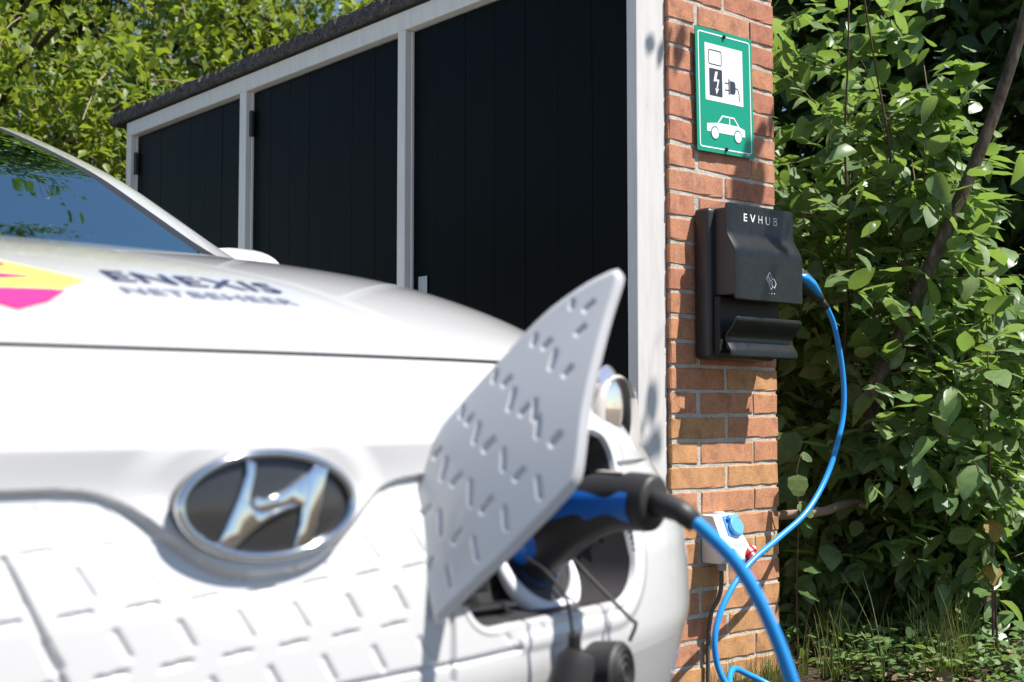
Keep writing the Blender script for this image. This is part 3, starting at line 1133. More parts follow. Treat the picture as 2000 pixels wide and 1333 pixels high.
def hood_z(s, y):
    a, b = 9.0, len(ROWS) - 1.0
    for _ in range(34):
        t = (a + b) / 2
        z, yf, w, n, d = rowp(t)
        q = min(.9999, abs(s) / w)
        if yf + d * (1 - (1 - q ** n) ** (1 / n)) < y:
            a = t
        else:
            b = t
    return rowp((a + b) / 2)[0]


def decal(name, verts, faces, mat, s0, y0, lift=.0012):
    """flat print laid on the bonnet: verts (u to the car's left, v towards the windscreen)"""
    bm = bmesh.new()
    vs = [bm.verts.new((p[0] + s0, p[1] + y0, 0)) for p in verts]
    for f in faces:
        try:
            bm.faces.new([vs[i] for i in f])
        except ValueError:
            pass
    for ax in (0, 1):
        lo = min(v.co[ax] for v in bm.verts)
        hi = max(v.co[ax] for v in bm.verts)
        for c in np.arange(lo + .008, hi, .010):
            co = [0, 0, 0]
            no = [0, 0, 0]
            co[ax] = c
            no[ax] = 1
            bmesh.ops.bisect_plane(bm, geom=bm.verts[:] + bm.edges[:] + bm.faces[:], plane_co=co, plane_no=no)
    off = local(bonnet)
    for v in bm.verts:
        s, y = v.co.x, v.co.y
        z = hood_z(s, y)
        gy = (hood_z(s, y + .01) - z) / .01
        gx = (hood_z(s + .01, y) - z) / .01
        nv = Vector((-gx, -gy, 1)).normalized() * lift
        v.co = Vector((XC + s - off.x, y - off.y, z - off.z)) + nv
    me = bpy.data.meshes.new(name)
    bm.to_mesh(me)
    bm.free()
    me.materials.append(MATS[mat])
    me.polygons.foreach_set('use_smooth', [True] * len(me.polygons))
    return link(bpy.data.objects.new(name, me), bonnet)


v, f = text_mesh('ENEXIS', .060, .0010, 1.10)
v[:, 0] *= .208 / v[:, 0].max()
v[:, 1] *= .044 / v[:, 1].max()
decal('lettering', v, f, 'navy_print', -.024, -.844)['label'] = 'navy word ENEXIS on the bonnet'
v, f = text_mesh('NETBEHEER', .035, .0004, 1.08)
v[:, 0] *= .205 / v[:, 0].max()
v[:, 1] *= .022 / v[:, 1].max()
decal('lettering', v, f, 'grey_print', -.030, -.892)['label'] = 'thin grey word NETBEHEER on the bonnet'
# diamond mark: yellow square on its corner with pink bars
decal('diamond_print', [(-.26, 0), (-.158, -.102), (-.056, 0), (-.158, .102)], [(0, 1, 2, 3)], 'yellow_print', 0, -.852)
decal('bar_print', [(-.262, 0), (-.158, -.104), (-.122, -.080), (-.094, -.046), (-.104, -.042), (-.185, -.046), (-.210, -.016), (-.170, -.016), (-.150, -.016), (-.110, -.004), (-.112, .002), (-.150, .008), (-.21, .012), (-.19, .034), (-.128, .034), (-.118, .045), (-.158, .104)],
      [tuple(range(17))], 'pink_print', 0, -.852, .002)

# emblem
emb = MB()
ec = Vector((XC, -1.1290, .5920))
et = rad(5)


def em(u, v, w):
    return (ec.x + u, ec.y + v * math.sin(et) - w * math.cos(et), ec.z + v * math.cos(et) + w * math.sin(et))


EA, EB = .0850, .0445
prism(emb, ellipse(0, 0, EA + .003, EB + .003, 56), .022, lambda u, v, w: em(u, v, w - .020))
emblem = emb.build('emblem', 'emblem_back', car, smooth=True, bevel=.0015, autosmooth=40)
mb = MB()
mb.tube([em(EA * math.cos(a), EB * math.sin(a), .003) for a in np.linspace(0, 2 * math.pi, 65)], .0056, 12, caps=False, squash=(1, .8))
mb.build('emblem_ring', 'chrome', emblem, smooth=True, merge=True)
NX = lambda x: (x - 1030) / 870 * EA
NY = lambda y: (600 - y) / 480 * EB
left = [(790, 175), (885, 205), (868, 330), (820, 520), (812, 590), (850, 640), (930, 665), (1060, 655), (1210, 605), (1330, 625), (1180, 660), (1040, 715), (900, 790), (760, 890), (650, 985), (480, 955), (560, 800), (700, 520), (790, 300)]
right = [(1490, 240), (1640, 275), (1600, 400), (1540, 640), (1420, 1010), (1230, 1030), (1310, 800), (1345, 625), (1210, 605), (1060, 655), (930, 665), (850, 640), (830, 560), (880, 525), (980, 545), (1100, 505), (1290, 400), (1420, 310)]
mb = MB()
for pl in (left, right):
    prism(mb, [(NX(x), NY(y)) for x, y in pl][::-1], .0062, lambda u, v, w: em(u, v, w + .0012))
mb.build('emblem_letter', 'chrome', emblem, bevel=.0016, seg=3, smooth=True, autosmooth=45)

# charging flap, open
FC = Vector((-1.5449, -1.1896, 0.6358))
FN = Vector((0.9081, 0.3476, -0.2334))
FU = Vector((0.4073, -0.6043, 0.6848))
FV = Vector((-0.097, 0.7169, 0.6904))
outl = [(0.1897, 0.0671), (0.1856, 0.0546), (0.154, 0.0318), (0.1175, 0.0037), (0.0824, -0.0247), (0.0538, -0.0517), (0.0352, -0.0674), (0.0227, -0.0722), (-0.0063, -0.0748), (-0.0373, -0.0757), (-0.0722, -0.0766), (-0.1129, -0.0758), (-0.1469, -0.0749), (-0.1632, -0.0742), (-0.1658, -0.0682), (-0.1547, -0.0395), (-0.1395, -0.0069), (-0.1209, 0.0236), (-0.0997, 0.0457), (-0.0749, 0.0614), (-0.0468, 0.0776), (-0.0165, 0.0809), (0.0218, 0.0833), (0.0598, 0.0857), (0.0868, 0.088), (0.1181, 0.087), (0.1551, 0.0803), (0.1801, 0.0723)]
ol = np.array(spline([np.array(p) for p in outl] + [np.array(outl[0])], 4))[:-1]
fdash = [((0.1398, 0.0552), (0.1503, 0.0558)), ((0.0862, 0.0558), (0.0946, 0.0564)), ((0.0848, 0.0167), (0.0941, 0.0177)), ((0.0325, 0.0564), (0.0418, 0.057)), ((0.0287, 0.0181), (0.0393, 0.0187)), ((0.0342, -0.0268), (0.0456, -0.0257)), ((-0.0198, 0.0546), (-0.0117, 0.0556)), ((-0.0199, 0.019), (-0.0077, 0.0187)), ((-0.0672, 0.0537), (-0.0583, 0.0547)), ((-0.0143, -0.0275), (-0.003, -0.0271)), ((-0.0677, 0.016), (-0.055, 0.0165)), ((-0.0597, -0.0274), (-0.0445, -0.0251)), ((-0.1141, 0.0153), (-0.0988, 0.0164)), ((-0.101, -0.0283), (-0.0878, -0.026)), ((-0.1425, -0.0285), (-0.1283, -0.0259)), ((-0.0217, 0.0174), (-0.0083, 0.0179)), ((0.0335, -0.0279), (0.0445, -0.0269)), ((0.1193, 0.0415), (0.1287, 0.0417)), ((0.1318, 0.0687), (0.1361, 0.0722)), ((0.0798, 0.0678), (0.0871, 0.0725)), ((0.0787, 0.0333), (0.0922, 0.0423)), ((0.0266, 0.0688), (0.0343, 0.0748)), ((0.0225, 0.0317), (0.0375, 0.0424)), ((0.0279, -0.0113), (0.0407, 0.0021)), ((-0.0213, 0.0658), (-0.0136, 0.0719)), ((-0.0248, 0.0326), (-0.0106, 0.0426)), ((-0.0736, 0.0294), (-0.0582, 0.0404)), ((-0.0177, -0.0115), (-0.0067, 0.0017)), ((-0.0067, -0.0573), (0.003, -0.0435)), ((-0.0649, -0.0136), (-0.0508, 0.0036)), ((-0.1074, -0.0141), (-0.0942, 0.0038)), ((-0.0508, -0.0561), (-0.0406, -0.0421)), ((-0.0916, -0.058), (-0.082, -0.0416)), ((-0.1299, -0.0585), (-0.1218, -0.0422)), ((0.0356, 0.0042), (0.0471, 0.0172))]
uu, vv = np.meshgrid(np.arange(-.19, .215, .0014), np.arange(-.095, .105, .0014))


def poly_sd(px, pz, poly):
    d = np.full(px.shape, 9.)
    inside = np.zeros(px.shape, bool)
    n = len(poly)
    for i in range(n):
        a, b = poly[i], poly[(i + 1) % n]
        e, _ = seg_dist(px, pz, a, b)
        d = np.minimum(d, e)
        c = ((a[1] > pz) != (b[1] > pz)) & (px < (b[0] - a[0]) * (pz - a[1]) / (b[1] - a[1] + 1e-15) + a[0])
        inside ^= c
    return np.where(inside, -d, d)


dsd = poly_sd(uu, vv, ol)
olf = np.array(spline([p for p in ol] + [ol[0]], 12))
hgt = np.zeros_like(uu)
for a, b in fdash:
    d_, _t = seg_dist(uu, vv, a, b)
    hgt = np.maximum(hgt, smooth(.0034, .0012, d_))
bulge = .014 * (1 - (uu / .2) ** 2) * (1 - (vv / .11) ** 2)
wdir = bulge - .0024 * hgt - .004 * smooth(-.006, 0, dsd)
# snap the border cells to the outline
bm = bmesh.new()
keep = dsd < .0009
vid = {}
for i, j in np.argwhere(keep):
    u, v_ = uu[i, j], vv[i, j]
    if dsd[i, j] > -.0006:
        k_ = np.argmin(np.hypot(olf[:, 0] - u, olf[:, 1] - v_))
        u, v_ = olf[k_]
    vid[(i, j)] = bm.verts.new((u, v_, wdir[i, j]))
for i in range(uu.shape[0] - 1):
    for j in range(uu.shape[1] - 1):
        c = [(i, j), (i, j + 1), (i + 1, j + 1), (i + 1, j)]
        c = [vid[k] for k in c if k in vid]
        if len(c) >= 3:
            bm.faces.new(c)
ext = bmesh.ops.extrude_face_region(bm, geom=bm.faces[:])
for v_ in [g for g in ext['geom'] if isinstance(g, bmesh.types.BMVert)]:
    v_.co.z -= .0042
off = local(car)
for v_ in bm.verts:
    p = FC + FU * v_.co.x + FV * v_.co.y - FN * v_.co.z
    v_.co = p - off
bmesh.ops.recalc_face_normals(bm, faces=bm.faces)
me = bpy.data.meshes.new('charging_flap')
bm.to_mesh(me)
bm.free()
me.materials.append(MATS['car_white'])
me.polygons.foreach_set('use_smooth', [True] * len(me.polygons))
me.set_sharp_from_angle(angle=rad(50))
flap = link(bpy.data.objects.new('charging_flap', me), car)
mb = MB()
for q in (-.05, .05):
    a = FC + FU * -.14 + FV * q + FN * .006
    mb.tube(spline([a, a + Vector((.05, .02, -.02)), a + Vector((.09, .09, -.03))], 4), .008, 8)
mb.build('flap_hinge', 'car_black', flap, smooth=True)
# seal round the port, inlet and caps
PC = Vector((-1.374, -1.030, .500))
PD = Vector((.12, -.86, .50)).normalized()
mb = MB()
mb.tube([PC - PD * .06, PC - PD * .004], [.054, .052], 28)
mb.build('inlet_body', 'car_black', port, smooth=True, autosmooth=40)
for q in range(6):
    a = rad(60 * q + 20)
    o_ = PC + Vector((.070 * math.cos(a), 0, .062 * math.sin(a)))
    MB().tube([o_ - PD * .006, o_ + PD * .001], .005, 8).build('fixing_bolt', 'car_black', port)
mb = MB()
ax = PD.cross(Vector((0, 0, 1))).normalized()
ay = ax.cross(PD)
ringp = [PC + PD * -.002 + ax * .058 * math.cos(a) + ay * .058 * math.sin(a) for a in np.linspace(rad(170), rad(400), 30)]
mb.tube(ringp, [.012 * (0.25 + math.sin(math.pi * k / 29)) * .8 for k in range(30)], 10)
mb.build('light_ring', 'pale_ring', port, smooth=True)
for bx in ((XC + .490, XC + .508, -1.035, -.985, .525, .575), (XC + .512, XC + .520, -1.03, -.985, .515, .60), (XC + .275, XC + .310, -1.060, -1.03, .480, .500), (XC + .27, XC + .34, -1.075, -1.05, .462, .468)):
    MB().box(*bx).build('latch', 'car_black', port, bevel=.003)
c1 = Vector((XC + .440, -1.128, .387))
d1 = Vector((.35, -.9, .05)).normalized()
mb = MB()
mb.tube([c1 + d1 * -.052, c1 + d1 * -.008, c1 + d1 * 0, c1 + d1 * .004], [.033, .0345, .0345, .031], 26)
for r_ in (.009, .018, .026):
    x_ = d1.cross(Vector((0, 0, 1))).normalized()
    y_ = x_.cross(d1)
    mb.tube([c1 + d1 * .0045 + x_ * r_ * math.cos(a) + y_ * r_ * math.sin(a) for a in np.linspace(0, 2 * math.pi, 25)], .0016, 6, caps=False)
cap = mb.build('port_cap', 'rubber', port, smooth=True, autosmooth=40)
MB().tube(spline([PC + Vector((-.01, -.02, .05)), PC + Vector((.03, -.035, .0)), PC + Vector((.055, -.09, -.055)), c1 + Vector((.020, -.004, .052)), c1 + Vector((.014, 0, .033))], 8), .0022, 8).build('strap', 'rubber', cap, smooth=True)
c2 = Vector((XC + .355, -1.140, .412))
mb = MB()
mb.tube([c2 + Vector((-.012, .0, -.05)), c2 + Vector((0, -.006, 0)), c2 + Vector((.004, -.01, .012))], [.021, .021, .015], 18)
mb.tube([c2 + Vector((-.002, -.006, .01)), c2 + Vector((-.004, -.008, .03))], .007, 8)
cap2 = mb.build('port_cap', 'rubber', port, smooth=True, autosmooth=40)
MB().tube(spline([c2 + Vector((-.004, -.006, .028)), c2 + Vector((-.02, -.012, .07)), c2 + Vector((-.028, .01, .095)), c2 + Vector((-.02, .05, .105))], 6), .0018, 6).build('strap', 'rubber', cap2, smooth=True)

# headlamps in their pods
for sd in (1, -1):
    lc = Vector((XC + sd * .572, -.972, .682))
    ld = Vector((sd * .30, -.95, .02)).normalized()
    lx = Vector((0, 0, 1)).cross(ld).normalized()
    lz = ld.cross(lx)
    pod = MB()
    rows = []
    for k, (w_, r_, dz) in enumerate(((.16, .030, -.055), (.12, .058, -.050), (.06, .074, -.046), (.02, .074, -.040), (-.010, .070, -.034), (-.020, .060, -.026), (-.014, .046, -.008))):
        rows.append([lc - ld * w_ + lz * dz + lx * sd * (.022 if w_ > 0 else .012) + lx * r_ * .80 * math.copysign(abs(math.cos(a)) ** .8, math.cos(a)) + lz * r_ * .98 * math.copysign(abs(math.sin(a)) ** .8, math.sin(a)) for a in np.linspace(0, 2 * math.pi, 37)[:-1]])
    pod.grid(np.array(rows), closed=True)
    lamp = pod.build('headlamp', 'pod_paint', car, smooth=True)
    MB().grid(np.array([[lc - ld * (-.006 + .05 * (1 - q * q) ** .5 * 0 + .0) + ld * (.009 * math.sqrt(max(0, 1 - q * q))) + lx * .040 * q * math.cos(a) + lz * .050 * q * math.sin(a) for a in np.linspace(0, 2 * math.pi, 33)[:-1]] for q in np.linspace(.02, 1, 8)]), closed=True).build('lens', 'lamp_glass', lamp, smooth=True)
    MB().grid(np.array([[lc - ld * (.03 - .036 * q ** 2) + lx * .037 * q * math.cos(a) + lz * .046 * q * math.sin(a) for a in np.linspace(0, 2 * math.pi, 33)[:-1]] for q in np.linspace(.02, 1, 8)]), closed=True).build('reflector', 'lamp_dark', lamp, smooth=True)
    MB().tube([lc - ld * .03, lc - ld * .004], [.020, .020], 16).build('projector', 'car_black', lamp, smooth=True, autosmooth=40)

# cabin
CR = np.array([  # z, centre front y, half width, corner depth, rear y
    (.955, .02, .705, .20, 2.86), (1.00, .13, .695, .19, 2.84), (1.10, .345, .675, .175, 2.80), (1.20, .565, .655, .165, 2.74), (1.325, .90, .628, .15, 2.62), (1.40, 1.125, .610, .14, 2.5), (1.44, 1.28, .595, .14, 2.40),
    (1.47, 1.45, .570, .14, 2.30), (1.49, 1.62, .52, .13, 2.2), (1.505, 1.85, .40, .10, 2.05)])
CT = [pchip(np.arange(len(CR), dtype=float), CR[:, k]) for k in range(5)]
cr = []
NA, NB, NC = 46, 14, 12
tt = np.linspace(0, len(CR) - 1, 64)
for t in tt:
    z, yf, w, d, yr = [float(c(t)) for c in CT]
    a = np.linspace(0, np.pi / 2, 400)
    n = 3.2
    s = w * np.sin(a) ** (2 / n)
    y = yf + d * (1 - np.cos(a) ** (2 / n))
    ln = np.r_[0, np.cumsum(np.hypot(np.diff(s), np.diff(y)))]
    q = np.linspace(0, ln[-1], NA)
    s, y = np.interp(q, ln, s), np.interp(q, ln, y)
    s = np.r_[s, np.full(NB - 1, w)]
    y = np.r_[y, np.linspace(yf + d, yr - .2, NB)[1:]]
    a = np.linspace(0, np.pi / 2, NC)[1:]
    s = np.r_[s, w * np.cos(a) ** (2 / 3)]
    y = np.r_[y, yr - .2 + .2 * np.sin(a) ** (2 / 3)]
    cr.append(np.stack([np.r_[XC - s[::-1], XC + s[1:]], np.r_[y[::-1], y[1:]], np.full(2 * len(s) - 1, z)], -1))
cr = np.array(cr)
nc = cr.shape[1]
cm = (nc - 1) // 2
ci = np.abs(np.arange(nc - 1) + .5 - cm)[None, :] * np.ones((len(tt) - 1, 1))
cz = .5 * (cr[:-1, :-1, 2] + cr[1:, 1:, 2])
gA = NA * .69
cp = np.full(cz.shape, 0)                                       # 0 pillar/roof
cp[(ci < gA) & (cz < 1.445)] = 1                                # windscreen
cp[(ci >= gA) & (ci < gA + 2.0) & (cz < 1.445)] = 2             # seal
cp[(ci > NA + 1.5) & (ci < NA + NB - 2) & (cz > .99) & (cz < 1.40)] = 3      # side glass
cp[(ci > NA + NB + 1) & (cz > 1.03) & (cz < 1.40)] = 3


def cabin(name, sel, mat, thick=False):
    ii, jj = np.nonzero(sel)
    quads = np.stack([ii * nc + jj, ii * nc + jj + 1, (ii + 1) * nc + jj + 1, (ii + 1) * nc + jj], -1)
    u, inv = np.unique(quads, return_inverse=True)
    me = bpy.data.meshes.new(name)
    me.from_pydata((cr.reshape(-1, 3)[u] - np.array(local(car))).tolist(), [], inv.reshape(-1, 4).tolist())
    me.materials.append(MATS[mat])
    me.polygons.foreach_set('use_smooth', [True] * len(me.polygons))
    return link(bpy.data.objects.new(name, me), car)


roofc = cabin('cabin_frame', cp == 0, 'car_white')
cabin('windscreen', cp == 1, 'windshield_glass')
side_of = (np.arange(nc - 1) + .5 > cm)[None, :] * np.ones((len(tt) - 1, 1)) > 0
for q in (side_of, ~side_of):
    cabin('windscreen_seal', (cp == 2) & q, 'car_black')
    cabin('side_glass', (cp == 3) & q & (ci < NA + NB - 2), 'windshield_glass')
cabin('rear_glass', (cp == 3) & (ci > NA + NB) & side_of, 'windshield_glass')
cabin('rear_glass', (cp == 3) & (ci > NA + NB) & ~side_of, 'windshield_glass')
MB().grid(np.array([[(XC - .55, 1.6, 1.5), (XC + .55, 1.6, 1.5)], [(XC - .55, 2.2, 1.49), (XC + .55, 2.2, 1.49)]])).build('roof_top', 'car_white', roofc)
# cowl, dashboard, seats, wheel
MB().box(XC - .69, XC + .69, .16, 2.70, .90, .940).build('cabin_floor', 'interior', car)
MB().grid(np.array([[(XC + s, y, z) for s in np.linspace(-.64, .64, 9)] for y, z in ((.22, .941), (.40, .985), (.62, 1.02), (.80, 1.03), (.88, 1.0), (.90, .941))])).build('dashboard', 'interior', car, smooth=True)
for s in (-.36, .36):
    MB().box(XC + s - .24, XC + s + .24, 1.62, 1.76, .941, 1.24).build('seat_back', 'interior', car, bevel=.04, seg=3, smooth=True)
    MB().box(XC + s - .13, XC + s + .13, 1.66, 1.75, 1.26, 1.40).build('headrest', 'interior', car, bevel=.03, seg=3, smooth=True)
wc = Vector((XC + .36, 1.02, 1.03))
MB().tube([wc + Vector((.18 * math.cos(a), .07 * math.sin(a), .16 * math.sin(a))) for a in np.linspace(0, 2 * math.pi, 33)], .014, 8, caps=False).build('steering_wheel', 'interior', car, smooth=True)
# door mirrors
for sd in (1, -1):
    rows = []
    mc = Vector((XC + sd * .872, .53, .985))
    for k, (yo, sc) in enumerate(((-.075, .10), (-.068, .45), (-.045, .78), (-.01, .96), (.03, 1.0), (.055, .97), (.06, .90))):
        rows.append([mc + Vector((.118 * sc * math.copysign(abs(math.cos(a)) ** .75, math.cos(a)), yo, .070 * sc * math.copysign(abs(math.sin(a)) ** .75, math.sin(a)))) for a in np.linspace(0, 2 * math.pi, 33)[:-1]])
    mb = MB().grid(np.array(rows), closed=True)
    mir = mb.build('mirror', 'car_white', car, smooth=True)
    mb = MB()
    prism(mb, [(.105 * math.copysign(abs(math.cos(a)) ** .75, math.cos(a)), .062 * math.copysign(abs(math.sin(a)) ** .75, math.sin(a))) for a in np.linspace(0, 2 * math.pi, 29)[:-1]], .003, lambda u, v, w: (mc.x + u, mc.y + .058 + w, mc.z + v))
    mb.build('mirror_glass', 'chrome', mir)
    MB().tube([(XC + sd * .69, .52, .945), (XC + sd * .80, .53, .95)], [.035, .028], 10).build('mirror_arm', 'car_black', mir, smooth=True)
# wheels with arches
for sd in (1, -1):
    for yw in (-.28, 2.32):
        xo = XC + sd * .80
        w0 = Vector((xo, yw, GZ + .335))
        mb = MB()
        prof = [(.0, .20), (.0, .30), (.012, .325), (.05, .333), (.15, .333), (.19, .325), (.20, .30), (.20, .2)]
        rows = [[(xo + sd * (.105 - a_), yw + r_ * math.cos(q), w0.z + r_ * math.sin(q)) for q in np.linspace(0, 2 * math.pi, 41)[:-1]] for a_, r_ in prof]
        mb.grid(np.array(rows), closed=True)
        tyre_o = mb.build('wheel', 'tyre', car, smooth=True)
        mb = MB()
        rows = [[(xo + sd * (.10 - a_), yw + r_ * math.cos(q), w0.z + r_ * math.sin(q)) for q in np.linspace(0, 2 * math.pi, 41)[:-1]] for a_, r_ in ((.0, .005), (.004, .07), (.03, .08), (.035, .19), (.0, .205), (.02, .21))]
        mb.grid(np.array(rows), closed=True)
        for q in range(5):
            a = q * 2 * math.pi / 5
            d_ = Vector((0, math.cos(a), math.sin(a)))
            mb.tube([Vector((xo + sd * .10, yw, w0.z)) + d_ * .04, Vector((xo + sd * .085, yw, w0.z)) + d_ * .20], [.03, .02], 6)
        mb.build('rim', 'alloy', tyre_o, smooth=True)
        mb = MB()
        rows = [[(XC + sd * x_, yw + r_ * math.cos(q), max(GZ + .16, w0.z + r_ * math.sin(q))) for q in np.linspace(rad(-35), rad(215), 40)] for x_, r_ in ((.86, .345), (.912, .35), (.915, .41), (.80, .425))]
        mb.grid(np.array(rows), flip=sd > 0)
        mb.build('wheel_arch', 'car_grey_plastic', car, smooth=True)

# ------------------------------------------------------------------ charging cable
cab = thing('charging_cable', (-.6, -.8, GZ), 'bright blue charging cable looping from the wall charger to the car', 'cable')
far = [(.512, -.099, .955), (.548, -.100, .899), (.573, -.105, .788), (.571, -.110, .691), (.542, -.115, .609), (.475, -.120, .502), (.370, -.130, .413), (.244, -.135, .354), (.136, -.140, .308), (.060, -.145, .259), (.002, -.150, .199), (-.027, -.155, .137), (-.023, -.165, .066),
       (.0, -.20, .012), (.06, -.255, GZ + .012), (.14, -.25, GZ + .012), (.165, -.185, GZ + .03), (.115, -.140, .035), (.045, -.150, .058), (-.012, -.190, .030), (-.10, -.32, GZ + .012), (-.35, -.75, GZ + .012), (-.75, -1.15, GZ + .012), (-1.02, -1.32, GZ + .03), (-1.17, -1.335, .12), (-1.225, -1.318, .26), (-1.262, -1.302, .385), (-1.288, -1.286, .464), (-1.312, -1.267, .517), (-1.340, -1.244, .554), (-1.350, -1.236, .5625)]
MB().tube(spline(far, 8), .0074, 16).build('cord', 'cable_blue', cab, smooth=True)
# plug at the wall charger
pl = [(.362, -.088, 1.032), (.395, -.089, 1.028), (.425, -.090, 1.016), (.455, -.092, .999), (.478, -.095, .980), (.490, -.096, .969)]
wp = MB().tube(pl, [.026, .0275, .0265, .0225, .0165, .013], 20).build('wall_plug', 'plug_black', cab, smooth=True)
MB().tube([(.487, -.096, .972), (.500, -.0975, .962), (.514, -.099, .951)], [.0105, .010, .0092], 14).build('strain_relief', 'plug_black', wp, smooth=True)
MB().tube([(.372, -.106, 1.026), (.40, -.1105, 1.022), (.43, -.111, 1.008), (.458, -.109, .990), (.476, -.105, .977)], [.010, .0155, .0150, .0105, .005], 12, squash=(1, .9)).build('blue_grip', 'cable_blue', wp, smooth=True)
# connector in the car
h0 = [(-1.372, -.995, .497), (-1.372, -1.035, .523), (-1.370, -1.072, .549), (-1.366, -1.105, .566), (-1.361, -1.130, .574), (-1.358, -1.155, .5765), (-1.355, -1.184, .5765), (-1.3540, -1.194, .576)]
cn = MB().tube(spline(h0, 4), list(np.interp(np.linspace(0, 1, 29), [0, .15, .3, .5, .7, .85, .97, 1], [.036, .038, .037, .0345, .0320, .0310, .0295, .025])), 20, squash=(.85, 1)).build('car_connector', 'plug_black', cab, smooth=True)
MB().tube([(-1.3545, -1.190, .577), (-1.353, -1.208, .5745), (-1.351, -1.226, .5695), (-1.349, -1.243, .5595)], [.0150, .0136, .0120, .0108], 16).build('strain_relief', 'plug_black', cn, smooth=True)
# blue side inlay, bone shaped
mb = MB()
side = []
for k, t in enumerate(np.linspace(0, 1, 26)):
    c = np.array([np.interp(t, [0, .3, .6, 1], [-1.372, -1.369, -1.364, -1.3565]), np.interp(t, [0, 1], [-1.046, -1.178]), np.interp(t, [0, .25, .5, 1], [.545, .561, .570, .5745])])
    hw = np.interp(t, [0, .15, .4, .62, .78, .86, .95, 1], [.008, .018, .0215, .015, .0085, .010, .019, .021])
    rr = np.interp(t, [0, .5, 1], [.0330, .0292, .0262])
    row = []
    for q in np.linspace(-1, 1, 9):
        a = q * hw / rr
        row.append((c[0] - (rr + .0012) * math.cos(a), c[1], c[2] + rr * 1.02 * math.sin(a)))
    side.append(row)
mb.grid(np.array(side))
MBv = mb.build('blue_grip', 'grip_blue', cn, smooth=True)
MB().tube(spline([(-1.380, -1.010, .515), (-1.381, -1.032, .529), (-1.381, -1.052, .540)], 4), [.030, .032, .034, .0345, .0345, .034, .033, .031, .024], 18, squash=(1, .9)).build('blue_collar', 'grip_blue', cn, smooth=True)
cs = MB()
cs.tube([(-1.372, -.965, .472), (-1.376, -1.026, .508)], [.037, .038], 20)
cs.tube([(-1.372, -.970, .470), (-1.374, -.995, .485)], [.042, .042], 20)
cs.build('coupling', 'plug_navy', cn, smooth=True, autosmooth=40)
MB().box(-1.369, -1.357, -1.160, -1.120, .6065, .6085).build('type_label', 'label_cream', cn)

# ------------------------------------------------------------------ foliage helpers
def leaf_template(wd=.30, fold=.10, droop=.16, tip=1.0, serr=0.0, rounder=0.0):
    xs_ = np.array([0, .10, .28, .50, .72, .88, 1.0])
    hw = np.array([0, .55, .92, 1.0, .72, .34, 0.0]) * wd
    if rounder:
        hw = np.array([0, .85, 1.0, .95, .80, .50, 0.0]) * wd
    V, F = [], []
    for x in xs_:
        V.append((x, 0, -droop * x * x))
    for sgn in (1, -1):
        st = len(V)
        for k in range(1, 6):
            x = xs_[k] + (.05 if serr and k % 2 else 0)
            V.append((x, sgn * hw[k] * (1 + (serr if k % 2 else -serr)), -droop * x * x + fold * hw[k] / wd * .30 - .02 * (k % 2)))
        prev_mid, prev_side = 0, None
        for k in range(1, 6):
            sd = st + k - 1
            f_ = (0, k, sd) if k == 1 else (k - 1, k, sd, sd - 1)
            F.append(f_ if sgn < 0 else f_[::-1])
        f_ = (5, 6, st + 4)
        F.append(f_ if sgn < 0 else f_[::-1])
    return np.array(V), F


def leaf_simple(wd=.32, fold=.12, droop=.1):
    V = np.array([(0, 0, 0), (.55, 0, -droop * .3), (1, 0, -droop), (.42, wd, fold * wd), (.42, -wd, fold * wd)])
    return V, [(0, 1, 3), (1, 2, 3), (0, 4, 1), (1, 4, 2)]


def frames(D, Nn):
    """rotation matrices with x along D and z near Nn"""
    D = D / (np.linalg.norm(D, axis=1, keepdims=True) + 1e-9)
    Y_ = np.cross(Nn, D)
    Y_ /= np.linalg.norm(Y_, axis=1, keepdims=True) + 1e-9
    Z_ = np.cross(D, Y_)
    return np.stack([D, Y_, Z_], -1)


def leaves_mesh(name, P, R, S, templates, mat, parent=None, kind='stuff'):
    """all leaves as one mesh; templates picked at random"""
    off = np.array(local(parent)) if parent is not None else np.zeros(3)
    pick = rng.integers(len(templates), size=len(P))
    VV, LV, LS = [], [], []
    o = 0
    for ti, (tv, tf) in enumerate(templates):
        sel = pick == ti
        n = int(sel.sum())
        if not n:
            continue
        V = np.einsum('nij,kj->nki', R[sel], tv) * S[sel][:, None, None] + P[sel][:, None, :] - off
        VV.append(V.reshape(-1, 3))
        base = o + np.arange(n)[:, None] * len(tv)
        for f_ in tf:
            LV.append((base + np.array(f_)[None, :]))
        o += n * len(tv)
    faces = [a.tolist() for a in LV]
    me = bpy.data.meshes.new(name)
    me.from_pydata(np.concatenate(VV).tolist(), [], [q for a in faces for q in a])
    me.materials.append(MATS[mat])
    me.polygons.foreach_set('use_smooth', [True] * len(me.polygons))
    ob = link(bpy.data.objects.new(name, me), parent)
    if kind:
        ob['kind'] = kind
    return ob


def project(P):
    f_ = Vector((math.sin(rad(40.853)) * math.cos(rad(3.159)), math.cos(rad(40.853)) * math.cos(rad(3.159)), math.sin(rad(3.159))))
    r_ = Vector((math.cos(rad(40.853)), -math.sin(rad(40.853)), 0))
    u_ = r_.cross(f_)
    d = P - np.array(CAM)
    z = d @ np.array(f_)
    return 1000 + 2462 * (d @ np.array(r_)) / z, 666.5 - 2462 * (d @ np.array(u_)) / z, z


def az_range(P):
    d = P - np.array(CAM)
    return np.degrees(np.arctan2(d[:, 0], d[:, 1])), np.hypot(d[:, 0], d[:, 1])


UPV = np.array([0, 0, 1.])
SUNV = np.array(SUN)


def polar(az, r_, z):
    return np.array([CAM.x + math.sin(rad(az)) * r_, CAM.y + math.cos(rad(az)) * r_, z])


